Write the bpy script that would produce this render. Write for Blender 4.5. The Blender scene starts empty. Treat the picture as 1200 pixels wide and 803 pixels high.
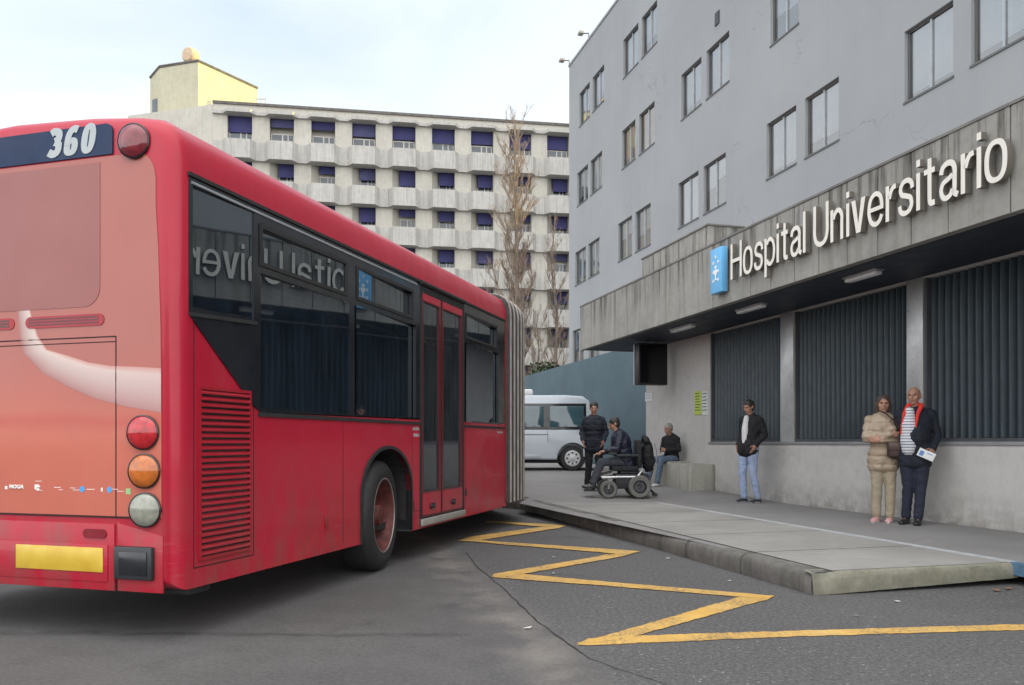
import bpy, bmesh, math, random
from mathutils import Vector, Matrix, noise
from mathutils.geometry import tessellate_polygon
R = math.radians
random.seed(7)
scene = bpy.context.scene
COL = scene.collection
# ------------------------------------------------------------------ camera model
F, CU, CV, CH = 950.0, 600.0, 518.0, 1.2      # focal (px of 1200), principal column, horizon row, eye height
def ray(u, v): return Vector(((u-CU)/F, 1.0, (CV-v)/F))
def ground(u, v, z=0.0):
    r = ray(u, v); k = (z-CH)/r.z
    return Vector((r.x*k, k, z))
cam = bpy.data.cameras.new('camera'); camo = bpy.data.objects.new('camera', cam); COL.objects.link(camo)
camo.location = (0, 0, CH); camo.rotation_euler = (R(90), 0, 0)
cam.sensor_width = 36; cam.lens = F/1200*36; cam.shift_y = (CV-401.5)/1200
cam.clip_end = 3000; scene.camera = camo

# ------------------------------------------------------------------ materials
MATS = {}
def nodes(name):
    m = bpy.data.materials.new(name); m.use_nodes = True
    nt = m.node_tree; b = nt.nodes['Principled BSDF']
    return m, nt, b
def lk(nt, a, b): nt.links.new(a, b)
def coords(nt, scale=(1,1,1), loc=(0,0,0), rot=(0,0,0), kind='Object'):
    tc = nt.nodes.new('ShaderNodeTexCoord'); mp = nt.nodes.new('ShaderNodeMapping')
    mp.inputs['Scale'].default_value = scale; mp.inputs['Location'].default_value = loc; mp.inputs['Rotation'].default_value = rot
    lk(nt, tc.outputs[kind], mp.inputs['Vector']); return mp.outputs['Vector']
def nz(nt, vec, scale, detail=4, rough=.55, dist=0):
    n = nt.nodes.new('ShaderNodeTexNoise'); n.inputs['Scale'].default_value = scale
    n.inputs['Detail'].default_value = detail; n.inputs['Roughness'].default_value = rough
    n.inputs['Distortion'].default_value = dist
    lk(nt, vec, n.inputs['Vector']); return n.outputs['Fac']
def ramp(nt, fac, stops):
    r = nt.nodes.new('ShaderNodeValToRGB'); e = r.color_ramp.elements
    while len(e) < len(stops): e.new(.5)
    for el, (p, c) in zip(e, stops):
        el.position = p; el.color = (c[0], c[1], c[2], 1) if hasattr(c, '__len__') else (c, c, c, 1)
    lk(nt, fac, r.inputs['Fac']); return r.outputs['Color']
def mix(nt, fac, a, b, mode='MIX'):
    m = nt.nodes.new('ShaderNodeMix'); m.data_type = 'RGBA'; m.blend_type = mode
    for s, val in ((m.inputs[0], fac), (m.inputs[6], a), (m.inputs[7], b)):
        if hasattr(val, 'is_linked'): lk(nt, val, s)
        elif hasattr(val, '__len__'): s.default_value = (val[0], val[1], val[2], 1)
        else: s.default_value = val if s.type == 'VALUE' else (val, val, val, 1)
    return m.outputs[2]
def mth(nt, op, a, b=0, clamp=False):
    m = nt.nodes.new('ShaderNodeMath'); m.operation = op; m.use_clamp = clamp
    for s, val in ((m.inputs[0], a), (m.inputs[1], b)):
        if hasattr(val, 'is_linked'): lk(nt, val, s)
        else: s.default_value = val
    return m.outputs[0]
def sepxyz(nt, vec):
    s = nt.nodes.new('ShaderNodeSeparateXYZ'); lk(nt, vec, s.inputs[0]); return s.outputs
def bump(nt, b, h, strength=.3, dist=.01):
    n = nt.nodes.new('ShaderNodeBump'); n.inputs['Strength'].default_value = strength; n.inputs['Distance'].default_value = dist
    lk(nt, h, n.inputs['Height']); lk(nt, n.outputs[0], b.inputs['Normal'])
def mat(name, col, rough=.6, metal=0, var=.15, nscale=3, bmp=0, bscale=60, spec=.5, coat=0, speck=0):
    if name in MATS: return MATS[name]
    m, nt, b = nodes(name); v = coords(nt)
    b.inputs['Roughness'].default_value = rough; b.inputs['Metallic'].default_value = metal
    b.inputs['Specular IOR Level'].default_value = spec; b.inputs['Coat Weight'].default_value = coat
    if coat: b.inputs['Coat Roughness'].default_value = .06
    n = nz(nt, v, nscale, 6, .6)
    lo = [c*(1-var) for c in col]; hi = [min(1, c*(1+var)) for c in col]
    c = ramp(nt, n, [(.3, lo), (.7, hi)])
    if speck:
        n2 = nz(nt, v, bscale, 2, .7); c = mix(nt, ramp(nt, n2, [(.45, 0), (.75, speck)]), c, [min(1, k*2.2) for k in col])
    lk(nt, c, b.inputs['Base Color'])
    if var: lk(nt, ramp(nt, nz(nt, v, nscale*2.3, 4), [(.3, max(0, rough-.08)), (.7, min(1, rough+.08))]), b.inputs['Roughness'])
    if bmp: bump(nt, b, nz(nt, v, bscale, 4, .7), bmp)
    MATS[name] = m; return m
def glassmat(name, tint, ior=1.5, rough=.0, wave=.0, glossc=(1,1,1), dust=0, dustc=(.4,.45,.5)):
    m = bpy.data.materials.new(name); m.use_nodes = True; nt = m.node_tree; nt.nodes.clear()
    o = nt.nodes.new('ShaderNodeOutputMaterial'); t = nt.nodes.new('ShaderNodeBsdfTransparent'); g = nt.nodes.new('ShaderNodeBsdfGlossy')
    fr = nt.nodes.new('ShaderNodeFresnel'); mx = nt.nodes.new('ShaderNodeMixShader')
    t.inputs[0].default_value = (*tint, 1); g.inputs['Roughness'].default_value = rough; g.inputs[0].default_value = (*glossc, 1)
    fr.inputs[0].default_value = ior
    lk(nt, fr.outputs[0], mx.inputs[0]); lk(nt, t.outputs[0], mx.inputs[1]); lk(nt, g.outputs[0], mx.inputs[2]); lk(nt, mx.outputs[0], o.inputs[0])
    if dust:
        df = nt.nodes.new('ShaderNodeBsdfDiffuse'); df.inputs[0].default_value = (*dustc, 1); m2 = nt.nodes.new('ShaderNodeMixShader')
        lk(nt, ramp(nt, nz(nt, coords(nt, (2, 2, .8)), 2.5, 4), [(.3, dust*.6), (.7, dust*1.4)]), m2.inputs[0]); lk(nt, mx.outputs[0], m2.inputs[1]); lk(nt, df.outputs[0], m2.inputs[2]); lk(nt, m2.outputs[0], o.inputs[0])
    if wave:
        v = coords(nt); bn = nt.nodes.new('ShaderNodeBump'); bn.inputs['Strength'].default_value = wave; bn.inputs['Distance'].default_value = .01
        lk(nt, nz(nt, v, 1.6, 1), bn.inputs['Height']); lk(nt, bn.outputs[0], g.inputs['Normal'])
    MATS[name] = m; return m

# ------------------------------------------------------------------ mesh builder
class MB:
    def __init__(s): s.v = []; s.f = []; s.mi = []; s.uv = {}; s.m = 0
    def add(s, vs, fs):
        o = len(s.v); s.v += [tuple(p) for p in vs]
        for f in fs: s.f.append([i+o for i in f]); s.mi.append(s.m)
        return o
    def box(s, x0, x1, y0, y1, z0, z1, M=None):
        vs = [Vector((x, y, z)) for z in (z0, z1) for y in (y0, y1) for x in (x0, x1)]
        if M: vs = [M @ p for p in vs]
        s.add(vs, [(0,2,3,1), (4,5,7,6), (0,1,5,4), (2,6,7,3), (0,4,6,2), (1,3,7,5)]); return s
    def quad(s, a, b, c, d): s.add([a, b, c, d], [(0,1,2,3)]); return s
    def tube(s, pts, r, n=8, caps=True):
        pts = [Vector(p) for p in pts]; rs = r if hasattr(r, '__len__') else [r]*len(pts)
        vs = []; fs = []; up = None
        for i, p in enumerate(pts):
            d = (pts[min(i+1, len(pts)-1)]-pts[max(i-1, 0)]).normalized()
            a = Vector((0,0,1)) if abs(d.z) < .95 else Vector((1,0,0))
            if up is not None: a = up
            x = d.cross(a)
            if x.length < 1e-5: x = d.cross(Vector((.3,1,.2)))
            x.normalize(); y = x.cross(d).normalized(); up = y
            for k in range(n):
                t = 2*math.pi*k/n; vs.append(p+rs[i]*(math.cos(t)*x+math.sin(t)*y))
        for i in range(len(pts)-1):
            for k in range(n):
                fs.append((i*n+k, i*n+(k+1) % n, (i+1)*n+(k+1) % n, (i+1)*n+k))
        if caps: fs.append(tuple(range(n))[::-1]); fs.append(tuple((len(pts)-1)*n+k for k in range(n)))
        s.add(vs, fs); return s
    def prism(s, poly, fn, d0, d1, holes=()):
        """2D polygon -> solid; fn(a,b,d) maps to 3D"""
        loops = [list(poly)]+[list(h) for h in holes]
        flat = [p for l in loops for p in l]; n = len(flat)
        tris = tessellate_polygon([[Vector((p[0], p[1], 0)) for p in l] for l in loops])
        vs = [fn(p[0], p[1], d0) for p in flat]+[fn(p[0], p[1], d1) for p in flat]
        fs = [tuple(t) for t in tris]+[tuple(i+n for i in t)[::-1] for t in tris]
        o = 0
        for l in loops:
            k = len(l)
            for i in range(k): a, b = o+i, o+(i+1) % k; fs.append((a, b, b+n, a+n))
            o += k
        s.add(vs, fs); return s
    def sheet(s, poly, fn, holes=()):
        loops = [list(poly)]+[list(h) for h in holes]; flat = [p for l in loops for p in l]
        tris = tessellate_polygon([[Vector((p[0], p[1], 0)) for p in l] for l in loops])
        s.add([fn(p[0], p[1]) for p in flat], [tuple(t) for t in tris]); return s
    def lathe(s, prof, M, n=32):
        """prof: (radius, axial) around local x axis of M"""
        vs = []; fs = []
        for (r, a) in prof:
            for k in range(n):
                t = 2*math.pi*k/n; vs.append(M @ Vector((a, r*math.cos(t), r*math.sin(t))))
        for i in range(len(prof)-1):
            for k in range(n): fs.append((i*n+k, i*n+(k+1) % n, (i+1)*n+(k+1) % n, (i+1)*n+k))
        s.add(vs, fs); return s
    def ell(s, c, r, M=None, nu=16, nv=10):
        c = Vector(c); rr = r if hasattr(r, '__len__') else (r, r, r); vs = []; fs = []
        for i in range(nv+1):
            ph = math.pi*i/nv
            for k in range(nu):
                t = 2*math.pi*k/nu
                p = Vector((rr[0]*math.sin(ph)*math.cos(t), rr[1]*math.sin(ph)*math.sin(t), rr[2]*math.cos(ph)))
                if M: p = M @ p
                vs.append(c+p)
        for i in range(nv):
            for k in range(nu): fs.append((i*nu+k, (i+1)*nu+k, (i+1)*nu+(k+1) % nu, i*nu+(k+1) % nu))
        s.add(vs, fs); return s
    def cap(s, a, b, ra, rb, n=12):
        a = Vector(a); b = Vector(b); s.tube([a, b], [ra, rb], n); s.ell(a, ra, nu=n, nv=8); s.ell(b, rb, nu=n, nv=8); return s
    def loft(s, rings, n=20):
        """rings: (cx,cy,cz,rx,ry) horizontal ellipses"""
        vs = []; fs = []
        for (cx, cy, cz, rx, ry) in rings:
            for k in range(n):
                t = 2*math.pi*k/n; c, q = math.cos(t), math.sin(t)
                e = .85
                vs.append((cx+rx*math.copysign(abs(c)**e, c), cy+ry*math.copysign(abs(q)**e, q), cz))
        m = len(rings)
        for i in range(m-1):
            for k in range(n): fs.append((i*n+k, i*n+(k+1) % n, (i+1)*n+(k+1) % n, (i+1)*n+k))
        fs.append(tuple(range(n))[::-1]); fs.append(tuple((m-1)*n+k for k in range(n)))
        s.add(vs, fs); return s
    def mesh(s, name, mats, smooth=None, weld=True, recalc=True):
        me = bpy.data.meshes.new(name); me.from_pydata(s.v, [], s.f)
        for m in (mats if isinstance(mats, (list, tuple)) else [mats]): me.materials.append(m)
        me.polygons.foreach_set('material_index', s.mi)
        bm = bmesh.new(); bm.from_mesh(me)
        if weld: bmesh.ops.remove_doubles(bm, verts=bm.verts, dist=1e-5)
        if recalc: bmesh.ops.recalc_face_normals(bm, faces=bm.faces)
        bm.to_mesh(me); bm.free()
        if smooth: setsmooth(me, smooth)
        return me
    def build(s, name, mats, parent=None, smooth=None, M=None, weld=True, recalc=True, bevel=0, seg=2):
        me = s.mesh(name, mats, None, weld, recalc)
        if bevel: bevelmesh(me, bevel, seg)
        if smooth or bevel: setsmooth(me, smooth or 35)
        return link(name, me, parent, M)
def setsmooth(me, ang):
    bm = bmesh.new(); bm.from_mesh(me)
    for f in bm.faces: f.smooth = True
    for e in bm.edges: e.smooth = not (len(e.link_faces) == 2 and e.calc_face_angle(0) > R(ang))
    bm.to_mesh(me); bm.free()
def bevelmesh(me, w, seg=2):
    bm = bmesh.new(); bm.from_mesh(me)
    es = [e for e in bm.edges if len(e.link_faces) == 2 and e.calc_face_angle(0) > R(30)]
    bmesh.ops.bevel(bm, geom=es, offset=w, segments=seg, affect='EDGES', clamp_overlap=True, profile=.5)
    bm.to_mesh(me); bm.free()
def link(name, me, parent=None, M=None):
    o = bpy.data.objects.new(name, me); COL.objects.link(o)
    if parent: o.parent = parent
    if M is not None: o.matrix_basis = M
    return o
def facing(o, d):
    me = o.data
    if sum((p.normal*p.area for p in me.polygons), Vector()).dot(Vector(d)) < 0: me.flip_normals()
    return o
def tag(o, label=None, cat=None, group=None, kind=None):
    if label: o['label'] = label
    if cat: o['category'] = cat
    if group: o['group'] = group
    if kind: o['kind'] = kind
    return o
def empty(name, label=None, cat=None, M=None, group=None):
    o = bpy.data.objects.new(name, None); COL.objects.link(o); o.empty_display_size = .2
    if M is not None: o.matrix_basis = M
    return tag(o, label, cat, group)
def copy_tree(o, parent=None):
    c = o.copy(); COL.objects.link(c)
    if parent: c.parent = parent
    for ch in list(o.children): copy_tree(ch, c)
    return c
def evalmesh(o):
    dg = bpy.context.evaluated_depsgraph_get(); dg.update()
    return bpy.data.meshes.new_from_object(o.evaluated_get(dg))
def boolean(o, cutters):
    for c in cutters:
        md = o.modifiers.new('b', 'BOOLEAN'); md.object = c; md.operation = 'DIFFERENCE'; md.solver = 'EXACT'
    me = evalmesh(o); o.modifiers.clear(); o.data = me
    for c in cutters: bpy.data.objects.remove(c)
def textmesh(txt, bold=0, extrude=0, bevel=0, spacing=1):
    cu = bpy.data.curves.new('t', 'FONT'); cu.body = txt; cu.offset = bold; cu.extrude = extrude; cu.bevel_depth = bevel
    cu.space_character = spacing; cu.resolution_u = 6
    o = bpy.data.objects.new('t', cu); COL.objects.link(o); me = evalmesh(o)
    bpy.data.objects.remove(o); return me
def bounds(me):
    xs = [v.co.x for v in me.vertices]; ys = [v.co.y for v in me.vertices]
    return min(xs), max(xs), min(ys), max(ys)
def placetext(txt, name, m, parent, fn, a0, a1, b0, b1, bold=0, depth=.003, shear=0, spacing=1):
    """fit text into [a0,a1]x[b0,b1] of plane fn(a,b,d)"""
    me = textmesh(txt, bold, depth, spacing=spacing); x0, x1, y0, y1 = bounds(me)
    for v in me.vertices:
        a = a0+(v.co.x-x0)/(x1-x0)*(a1-a0); b = b0+(v.co.y-y0)/(y1-y0)*(b1-b0)
        v.co = Vector(fn(a+shear*(b-b0), b, v.co.z+depth))
    me.materials.clear(); me.materials.append(m); me.update()
    return link(name, me, parent)
def tm(x, y, z=0, rz=0): return Matrix.Translation((x, y, z)) @ Matrix.Rotation(rz, 4, 'Z')

# ------------------------------------------------------------------ frames
ET = Vector((-.26, .966, 0)).normalized(); EN = Vector((ET.y*-1, ET.x, 0))   # along the hospital front, towards the street
W0 = Vector((5.72, 9.14, 0))
MH = Matrix(((ET.x, EN.x, 0, W0.x), (ET.y, EN.y, 0, W0.y), (0, 0, 1, 0), (0, 0, 0, 1)))
def hosp(u, v, o=0.0):
    r = ray(u, v); a = (W0+EN*o).dot(EN); k = a/r.dot(EN); p = r*k-W0
    return p.dot(ET), CH+r.z*k
def ht(u, o=0.0): return hosp(u, CV, o)[0]
BA = math.atan(.2947); BF = Vector((math.sin(BA), math.cos(BA), 0)); BX = Vector((math.cos(BA), -math.sin(BA), 0))
B0 = Vector((-1.95, 4.9, 0))
MBUS = Matrix(((BX.x, BF.x, 0, B0.x), (BX.y, BF.y, 0, B0.y), (0, 0, 1, 0), (0, 0, 0, 1)))
def bs(u, v, x=0.0):
    r = ray(u, v); k = (B0+BX*x).dot(BX)/r.dot(BX); p = r*k-B0
    return p.dot(BF), CH+r.z*k
def br(u, v, y=-.12):
    r = ray(u, v); k = (B0+BF*y).dot(BF)/r.dot(BF); p = r*k-B0
    return p.dot(BX), CH+r.z*k
def zs(y): return .18+.0375*min(max(y-13.5, 0), 8)

# ------------------------------------------------------------------ world, sun
SUN_EL, SUNV = 8.0, Vector((.97, .24, 0)).normalized()
w = bpy.data.worlds.new('World'); scene.world = w; w.use_nodes = True; nt = w.node_tree
bg = nt.nodes['Background']; sky = nt.nodes.new('ShaderNodeTexSky'); sky.sky_type = 'NISHITA'; sky.sun_disc = False
sky.sun_elevation = R(SUN_EL); sky.sun_rotation = math.atan2(SUNV.x, SUNV.y); sky.air_density = 1.0; sky.dust_density = .6; sky.ozone_density = 1.5
tc = nt.nodes.new('ShaderNodeTexCoord')
mp = nt.nodes.new('ShaderNodeMapping'); mp.inputs['Scale'].default_value = (1, 1, 2.6); mp.inputs['Location'].default_value = (.35, 0, .12)
lk(nt, tc.outputs['Generated'], mp.inputs[0])
cn = nz(nt, mp.outputs[0], 1.9, 7, .5, .4)
cl = ramp(nt, cn, [(.40, 0), (.66, 1)])
sx = sepxyz(nt, tc.outputs['Generated'])
# the bank of bright cloud lies low, to the left
low = mth(nt, 'MULTIPLY', mth(nt, 'SUBTRACT', .62, sx[2], True), 2.2, True)
left = mth(nt, 'MULTIPLY', mth(nt, 'SUBTRACT', .05, sx[0], True), 2.6, True)
bank = mth(nt, 'MULTIPLY', left, low, True)
msk = mth(nt, 'MULTIPLY', mth(nt, 'ADD', mth(nt, 'MULTIPLY', cl, .55), bank, True), 1.0, True)
rgt = mth(nt, 'MULTIPLY', mth(nt, 'ADD', sx[0], .28, True), 2.2, True)
rgt = mth(nt, 'MULTIPLY', rgt, mth(nt, 'MULTIPLY', mth(nt, 'SUBTRACT', .75, sx[2], True), 2.0, True))
veil = mix(nt, .6, sky.outputs[0], (4.3, 5.5, 6.7))
veil = mix(nt, mth(nt, 'MULTIPLY', rgt, .9), veil, (6.6, 6.7, 6.7))
skyc = mix(nt, mth(nt, 'MULTIPLY', msk, .75), veil, (7.2, 7.2, 7.2))
# unseen sky overhead and behind the viewer, brightened to add light on the facades
behind = mth(nt, 'MULTIPLY', mth(nt, 'SUBTRACT', .05, sx[1], True), 3.2, True)
zen = mth(nt, 'MULTIPLY', mth(nt, 'SUBTRACT', sx[2], .62, True), 3.0, True)
gain = mth(nt, 'ADD', 1.36, mth(nt, 'ADD', mth(nt, 'MULTIPLY', behind, 1.5), mth(nt, 'MULTIPLY', zen, 1.2)))
skyc = mix(nt, mth(nt, 'ADD', mth(nt, 'MULTIPLY', behind, .8), zen, True), skyc, (6.1, 6.05, 6.1))
vm = nt.nodes.new('ShaderNodeVectorMath'); vm.operation = 'SCALE'; lk(nt, skyc, vm.inputs[0]); lk(nt, gain, vm.inputs['Scale']); skyc = vm.outputs[0]
lk(nt, skyc, bg.inputs['Color']); bg.inputs['Strength'].default_value = .10
sun = bpy.data.lights.new('sun', 'SUN'); sun.energy = 5.0; sun.angle = R(.53); sun.color = (1, .82, .22)
suno = bpy.data.objects.new('sun', sun); COL.objects.link(suno)
sd = Vector((SUNV.x*math.cos(R(SUN_EL)), SUNV.y*math.cos(R(SUN_EL)), math.sin(R(SUN_EL))))
suno.rotation_euler = sd.to_track_quat('Z', 'Y').to_euler(); suno.location = (20, 10, 30)
vs_ = scene.view_settings; vs_.view_transform = 'Standard'; vs_.look = 'None'; vs_.gamma = 1; vs_.exposure = .50
scene.render.engine = 'CYCLES'; scene.cycles.use_denoising = True

# ------------------------------------------------------------------ ground materials
def road_material():
    m, nt, b = nodes('asphalt'); tcn = nt.nodes.new('ShaderNodeTexCoord'); v = tcn.outputs['Object']; xyz = sepxyz(nt, v)
    wob = mth(nt, 'MULTIPLY', mth(nt, 'SUBTRACT', nz(nt, v, 2.2, 5), .5), .7)
    # dividing crack between the coarse bay asphalt (right) and the smoother carriageway (left)
    a = ground(563, 668); c = ground(690, 772); d = (c-a).normalized(); n = Vector((d.y*-1, d.x, 0))
    if n.x < 0: n = -n
    off = a.dot(n)
    dist = mth(nt, 'SUBTRACT', mth(nt, 'ADD', mth(nt, 'MULTIPLY', xyz[0], n.x), mth(nt, 'MULTIPLY', xyz[1], n.y)), off)
    dw = mth(nt, 'ADD', dist, mth(nt, 'MULTIPLY', wob, .35))
    side = ramp(nt, mth(nt, 'ADD', mth(nt, 'MULTIPLY', dw, 12), .5, True), [(0, 0), (1, 1)])
    big = nz(nt, v, .55, 5, .6); med = nz(nt, v, 4, 5, .65); fine = nz(nt, v, 170, 3, .8); fine2 = nz(nt, v, 60, 3, .75)
    left = ramp(nt, big, [(.3, (.078, .075, .074)), (.7, (.112, .108, .105))])
    right = ramp(nt, big, [(.3, (.066, .065, .066)), (.7, (.092, .091, .091))])
    base = mix(nt, side, left, right)
    dustb = mth(nt, 'SUBTRACT', 1, mth(nt, 'MULTIPLY', mth(nt, 'ABSOLUTE', mth(nt, 'ADD', dw, .22)), 3.2), True)
    dustb = mth(nt, 'MULTIPLY', dustb, ramp(nt, nz(nt, v, 1.7, 5, .6), [(.4, 0), (.62, .75)]))
    base = mix(nt, dustb, base, (.23, .21, .185))
    base = mix(nt, ramp(nt, med, [(.32, .30), (.55, 0)]), base, (.045, .044, .045))
    grit = nz(nt, v, 34, 4, .85)
    base = mix(nt, mth(nt, 'MULTIPLY', ramp(nt, grit, [(.50, 0), (.64, .6)]), mix(nt, side, .45, 1.0)), base, (.19, .187, .18))
    base = mix(nt, mth(nt, 'MULTIPLY', ramp(nt, grit, [(.34, .8), (.47, 0)]), mix(nt, side, .45, 1.0)), base, (.028, .028, .029))
    sp = ramp(nt, fine, [(.52, 0), (.72, 1)]); spd = ramp(nt, fine, [(.28, 1), (.42, 0)])
    amt = mix(nt, side, .22, .55)
    base = mix(nt, mth(nt, 'MULTIPLY', sp, amt), base, (.30, .29, .28))
    base = mix(nt, mth(nt, 'MULTIPLY', ramp(nt, fine2, [(.52, 0), (.70, .55)]), mix(nt, side, .25, .8)), base, (.22, .215, .205))
    base = mix(nt, mth(nt, 'MULTIPLY', ramp(nt, fine2, [(.30, .7), (.44, 0)]), mix(nt, side, .3, .8)), base, (.03, .03, .03))
    base = mix(nt, mth(nt, 'MULTIPLY', spd, .5), base, (.03, .03, .03))
    # scattered pale chips
    vo = nt.nodes.new('ShaderNodeTexVoronoi'); vo.inputs['Scale'].default_value = 16; lk(nt, v, vo.inputs['Vector'])
    chip = mth(nt, 'MULTIPLY', ramp(nt, vo.outputs['Distance'], [(.07, 1), (.15, 0)]), ramp(nt, nz(nt, v, 3.1, 3), [(.42, .1), (.6, .8)]))
    base = mix(nt, mth(nt, 'MULTIPLY', chip, side), base, (.36, .35, .33))
    # oil drips of the bus stop
    oil = mth(nt, 'MULTIPLY', ramp(nt, nz(nt, v, 1.15, 4, .6, .8), [(.60, 0), (.72, .45)]), 1)
    base = mix(nt, oil, base, (.035, .035, .036))
    # long old seam along the carriageway
    sy = mth(nt, 'ABSOLUTE', mth(nt, 'ADD', mth(nt, 'SUBTRACT', xyz[1], 5.03), mth(nt, 'ADD', mth(nt, 'MULTIPLY', wob, .38), mth(nt, 'MULTIPLY', xyz[0], .02))))
    seam = mth(nt, 'SUBTRACT', 1, mth(nt, 'MULTIPLY', sy, 13), True)
    seam = mth(nt, 'MULTIPLY', seam, ramp(nt, nz(nt, v, 5, 5, .7), [(.35, .25), (.6, 1)]))
    seam = mth(nt, 'MULTIPLY', seam, mth(nt, 'LESS_THAN', xyz[0], -.25))
    base = mix(nt, mth(nt, 'MULTIPLY', seam, .7), base, (.03, .03, .03))
    lk(nt, base, b.inputs['Base Color'])
    lk(nt, ramp(nt, med, [(.3, .72), (.7, .9)]), b.inputs['Roughness']); b.inputs['Specular IOR Level'].default_value = .3
    bump(nt, b, mth(nt, 'ADD', mth(nt, 'MULTIPLY', fine, .5), mth(nt, 'ADD', mth(nt, 'MULTIPLY', fine2, .4), mth(nt, 'MULTIPLY', med, .8))), .5, .012)
    return m
def paint_material():
    m, nt, b = nodes('yellow_road_paint'); tcn = nt.nodes.new('ShaderNodeTexCoord'); v = tcn.outputs['Object']
    base = ramp(nt, nz(nt, v, 5, 5), [(.3, (.54, .31, .06)), (.7, (.68, .42, .10))])
    base = mix(nt, ramp(nt, nz(nt, v, 1.4, 4), [(.5, 0), (.75, .45)]), base, (.55, .42, .22))
    fine = nz(nt, v, 90, 4, .8); wear = mth(nt, 'MULTIPLY', ramp(nt, nz(nt, v, 40, 5, .85), [(.46, 0), (.56, 1)]), ramp(nt, nz(nt, v, 2.6, 5), [(.36, .12), (.62, .85)]))
    base = mix(nt, wear, base, (.10, .095, .085)); lk(nt, base, b.inputs['Base Color'])
    b.inputs['Roughness'].default_value = .7; bump(nt, b, fine, .4, .008); return m
def pave_material():
    m, nt, b = nodes('pavement_surface'); v = coords(nt)
    big = nz(nt, v, .7, 5, .6); fine = nz(nt, v, 130, 3, .8)
    base = ramp(nt, big, [(.3, (.17, .163, .158)), (.7, (.235, .228, .22))])
    base = mix(nt, ramp(nt, nz(nt, v, 3.2, 6, .7), [(.55, 0), (.75, .35)]), base, (.12, .115, .11))
    base = mix(nt, ramp(nt, fine, [(.5, 0), (.75, .4)]), base, (.35, .345, .33))
    base = mix(nt, ramp(nt, nz(nt, v, .9, 3, .5, 1.5), [(.66, 0), (.72, .4)]), base, (.28, .27, .26))
    lk(nt, base, b.inputs['Base Color']); b.inputs['Roughness'].default_value = .85; bump(nt, b, fine, .35, .006); return m
def tactile_material():
    m, nt, b = nodes('ribbed_paving'); v = coords(nt, (1, 1, 1), rot=(0, 0, 0)); xyz = sepxyz(nt, v)
    def stripes(s, f): return mth(nt, 'SINE', mth(nt, 'MULTIPLY', s, f))
    g = mth(nt, 'MULTIPLY', stripes(mth(nt, 'ADD', xyz[0], xyz[1]), 120), stripes(mth(nt, 'SUBTRACT', xyz[0], xyz[1]), 120))
    base = ramp(nt, nz(nt, v, 1.1, 6, .65), [(.3, (.20, .195, .18)), (.7, (.30, .292, .27))])
    base = mix(nt, ramp(nt, g, [(.1, .0), (.6, .28)]), base, (.36, .35, .32))
    base = mix(nt, ramp(nt, nz(nt, v, 7, 5, .7), [(.55, 0), (.75, .4)]), base, (.14, .135, .125))
    lk(nt, base, b.inputs['Base Color']); b.inputs['Roughness'].default_value = .8
    bump(nt, b, mth(nt, 'ADD', mth(nt, 'MULTIPLY', g, .5), nz(nt, v, 90, 3, .8)), .5, .006); return m
def concrete(name, lo, hi, stain=.5, top=None, moss=0, scale=1.0, streaks=True, bands=None, foot=0):
    m, nt, b = nodes(name); v = coords(nt); xyz = sepxyz(nt, v)
    base = ramp(nt, nz(nt, v, 1.3*scale, 6, .62), [(.3, lo), (.7, hi)])
    base = mix(nt, ramp(nt, nz(nt, v, 9*scale, 5, .7), [(.45, 0), (.75, .35)]), base, [c*.62 for c in lo])
    if streaks:
        vv = coords(nt, (9, 9, .55)); st = nz(nt, vv, 1.0, 5, .65)
        mask = ramp(nt, st, [(.47, 0), (.66, stain)])
        if top is not None:
            h = mth(nt, 'ADD', mth(nt, 'MULTIPLY', mth(nt, 'SUBTRACT', xyz[2], top-.62), 1.5, True), .22, True)
            mask = mth(nt, 'MULTIPLY', mask, h)
        base = mix(nt, mask, base, (.06, .055, .05))
    if foot:
        fh = mth(nt, 'SUBTRACT', 1, mth(nt, 'MULTIPLY', mth(nt, 'SUBTRACT', xyz[2], .18), 2.2), True)
        base = mix(nt, mth(nt, 'MULTIPLY', fh, ramp(nt, nz(nt, v, 3.5, 6, .7), [(.35, 0), (.7, foot)])), base, (.17, .155, .13))
        base = mix(nt, ramp(nt, nz(nt, v, 1.9, 5, .7, 1.2), [(.60, 0), (.70, .22)]), base, (.25, .24, .22))
    if moss: base = mix(nt, ramp(nt, nz(nt, v, 4, 6, .7), [(.35, 0), (.65, moss)]), base, (.16, .17, .07))
    lk(nt, base, b.inputs['Base Color']); b.inputs['Roughness'].default_value = .88
    bump(nt, b, mth(nt, 'ADD', nz(nt, v, 60, 4, .75), mth(nt, 'MULTIPLY', nz(nt, v, 6, 4), 1.2)), .35, .01); return m

# ------------------------------------------------------------------ ground
road = MB().quad((-900, -300, 0), (900, -300, 0), (900, 1500, 0), (-900, 1500, 0)).build('road', road_material()); tag(road, kind='structure')
PAV = pave_material(); TAC = tactile_material()
KO = 3.97; TEND = -1.82
def H3(t, o, z=0): return W0+ET*t+EN*o+Vector((0, 0, z))
kstart = H3(TEND, KO)
t13 = (13.5-kstart.y)/ET.y; k13 = kstart+ET*t13
kerb_path = [kstart, k13, Vector((.17, 14.35, 0)), Vector((-.2, 14.85, 0)), Vector((-.8, 15.2, 0)), Vector((-1.8, 15.4, 0)), Vector((-8, 15.5, 0)), Vector((-45, 15.6, 0))]
KW = .16
def inset(path, d):
    out = []
    for i, p in enumerate(path):
        a = path[max(i-1, 0)]; b = path[min(i+1, len(path)-1)]; t = (b-a).normalized(); out.append(p+Vector((t.y, -t.x, 0))*d)
    return out
kin = inset(kerb_path, KW)
kin[0] = H3(TEND, KO-KW)
pb = MB()
far = [(60, 1500)]
def P3(a, b, c=None): return (a, b, zs(b))
wall_at = lambda y: W0.x+ET.x*(y-W0.y)/ET.y
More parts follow.
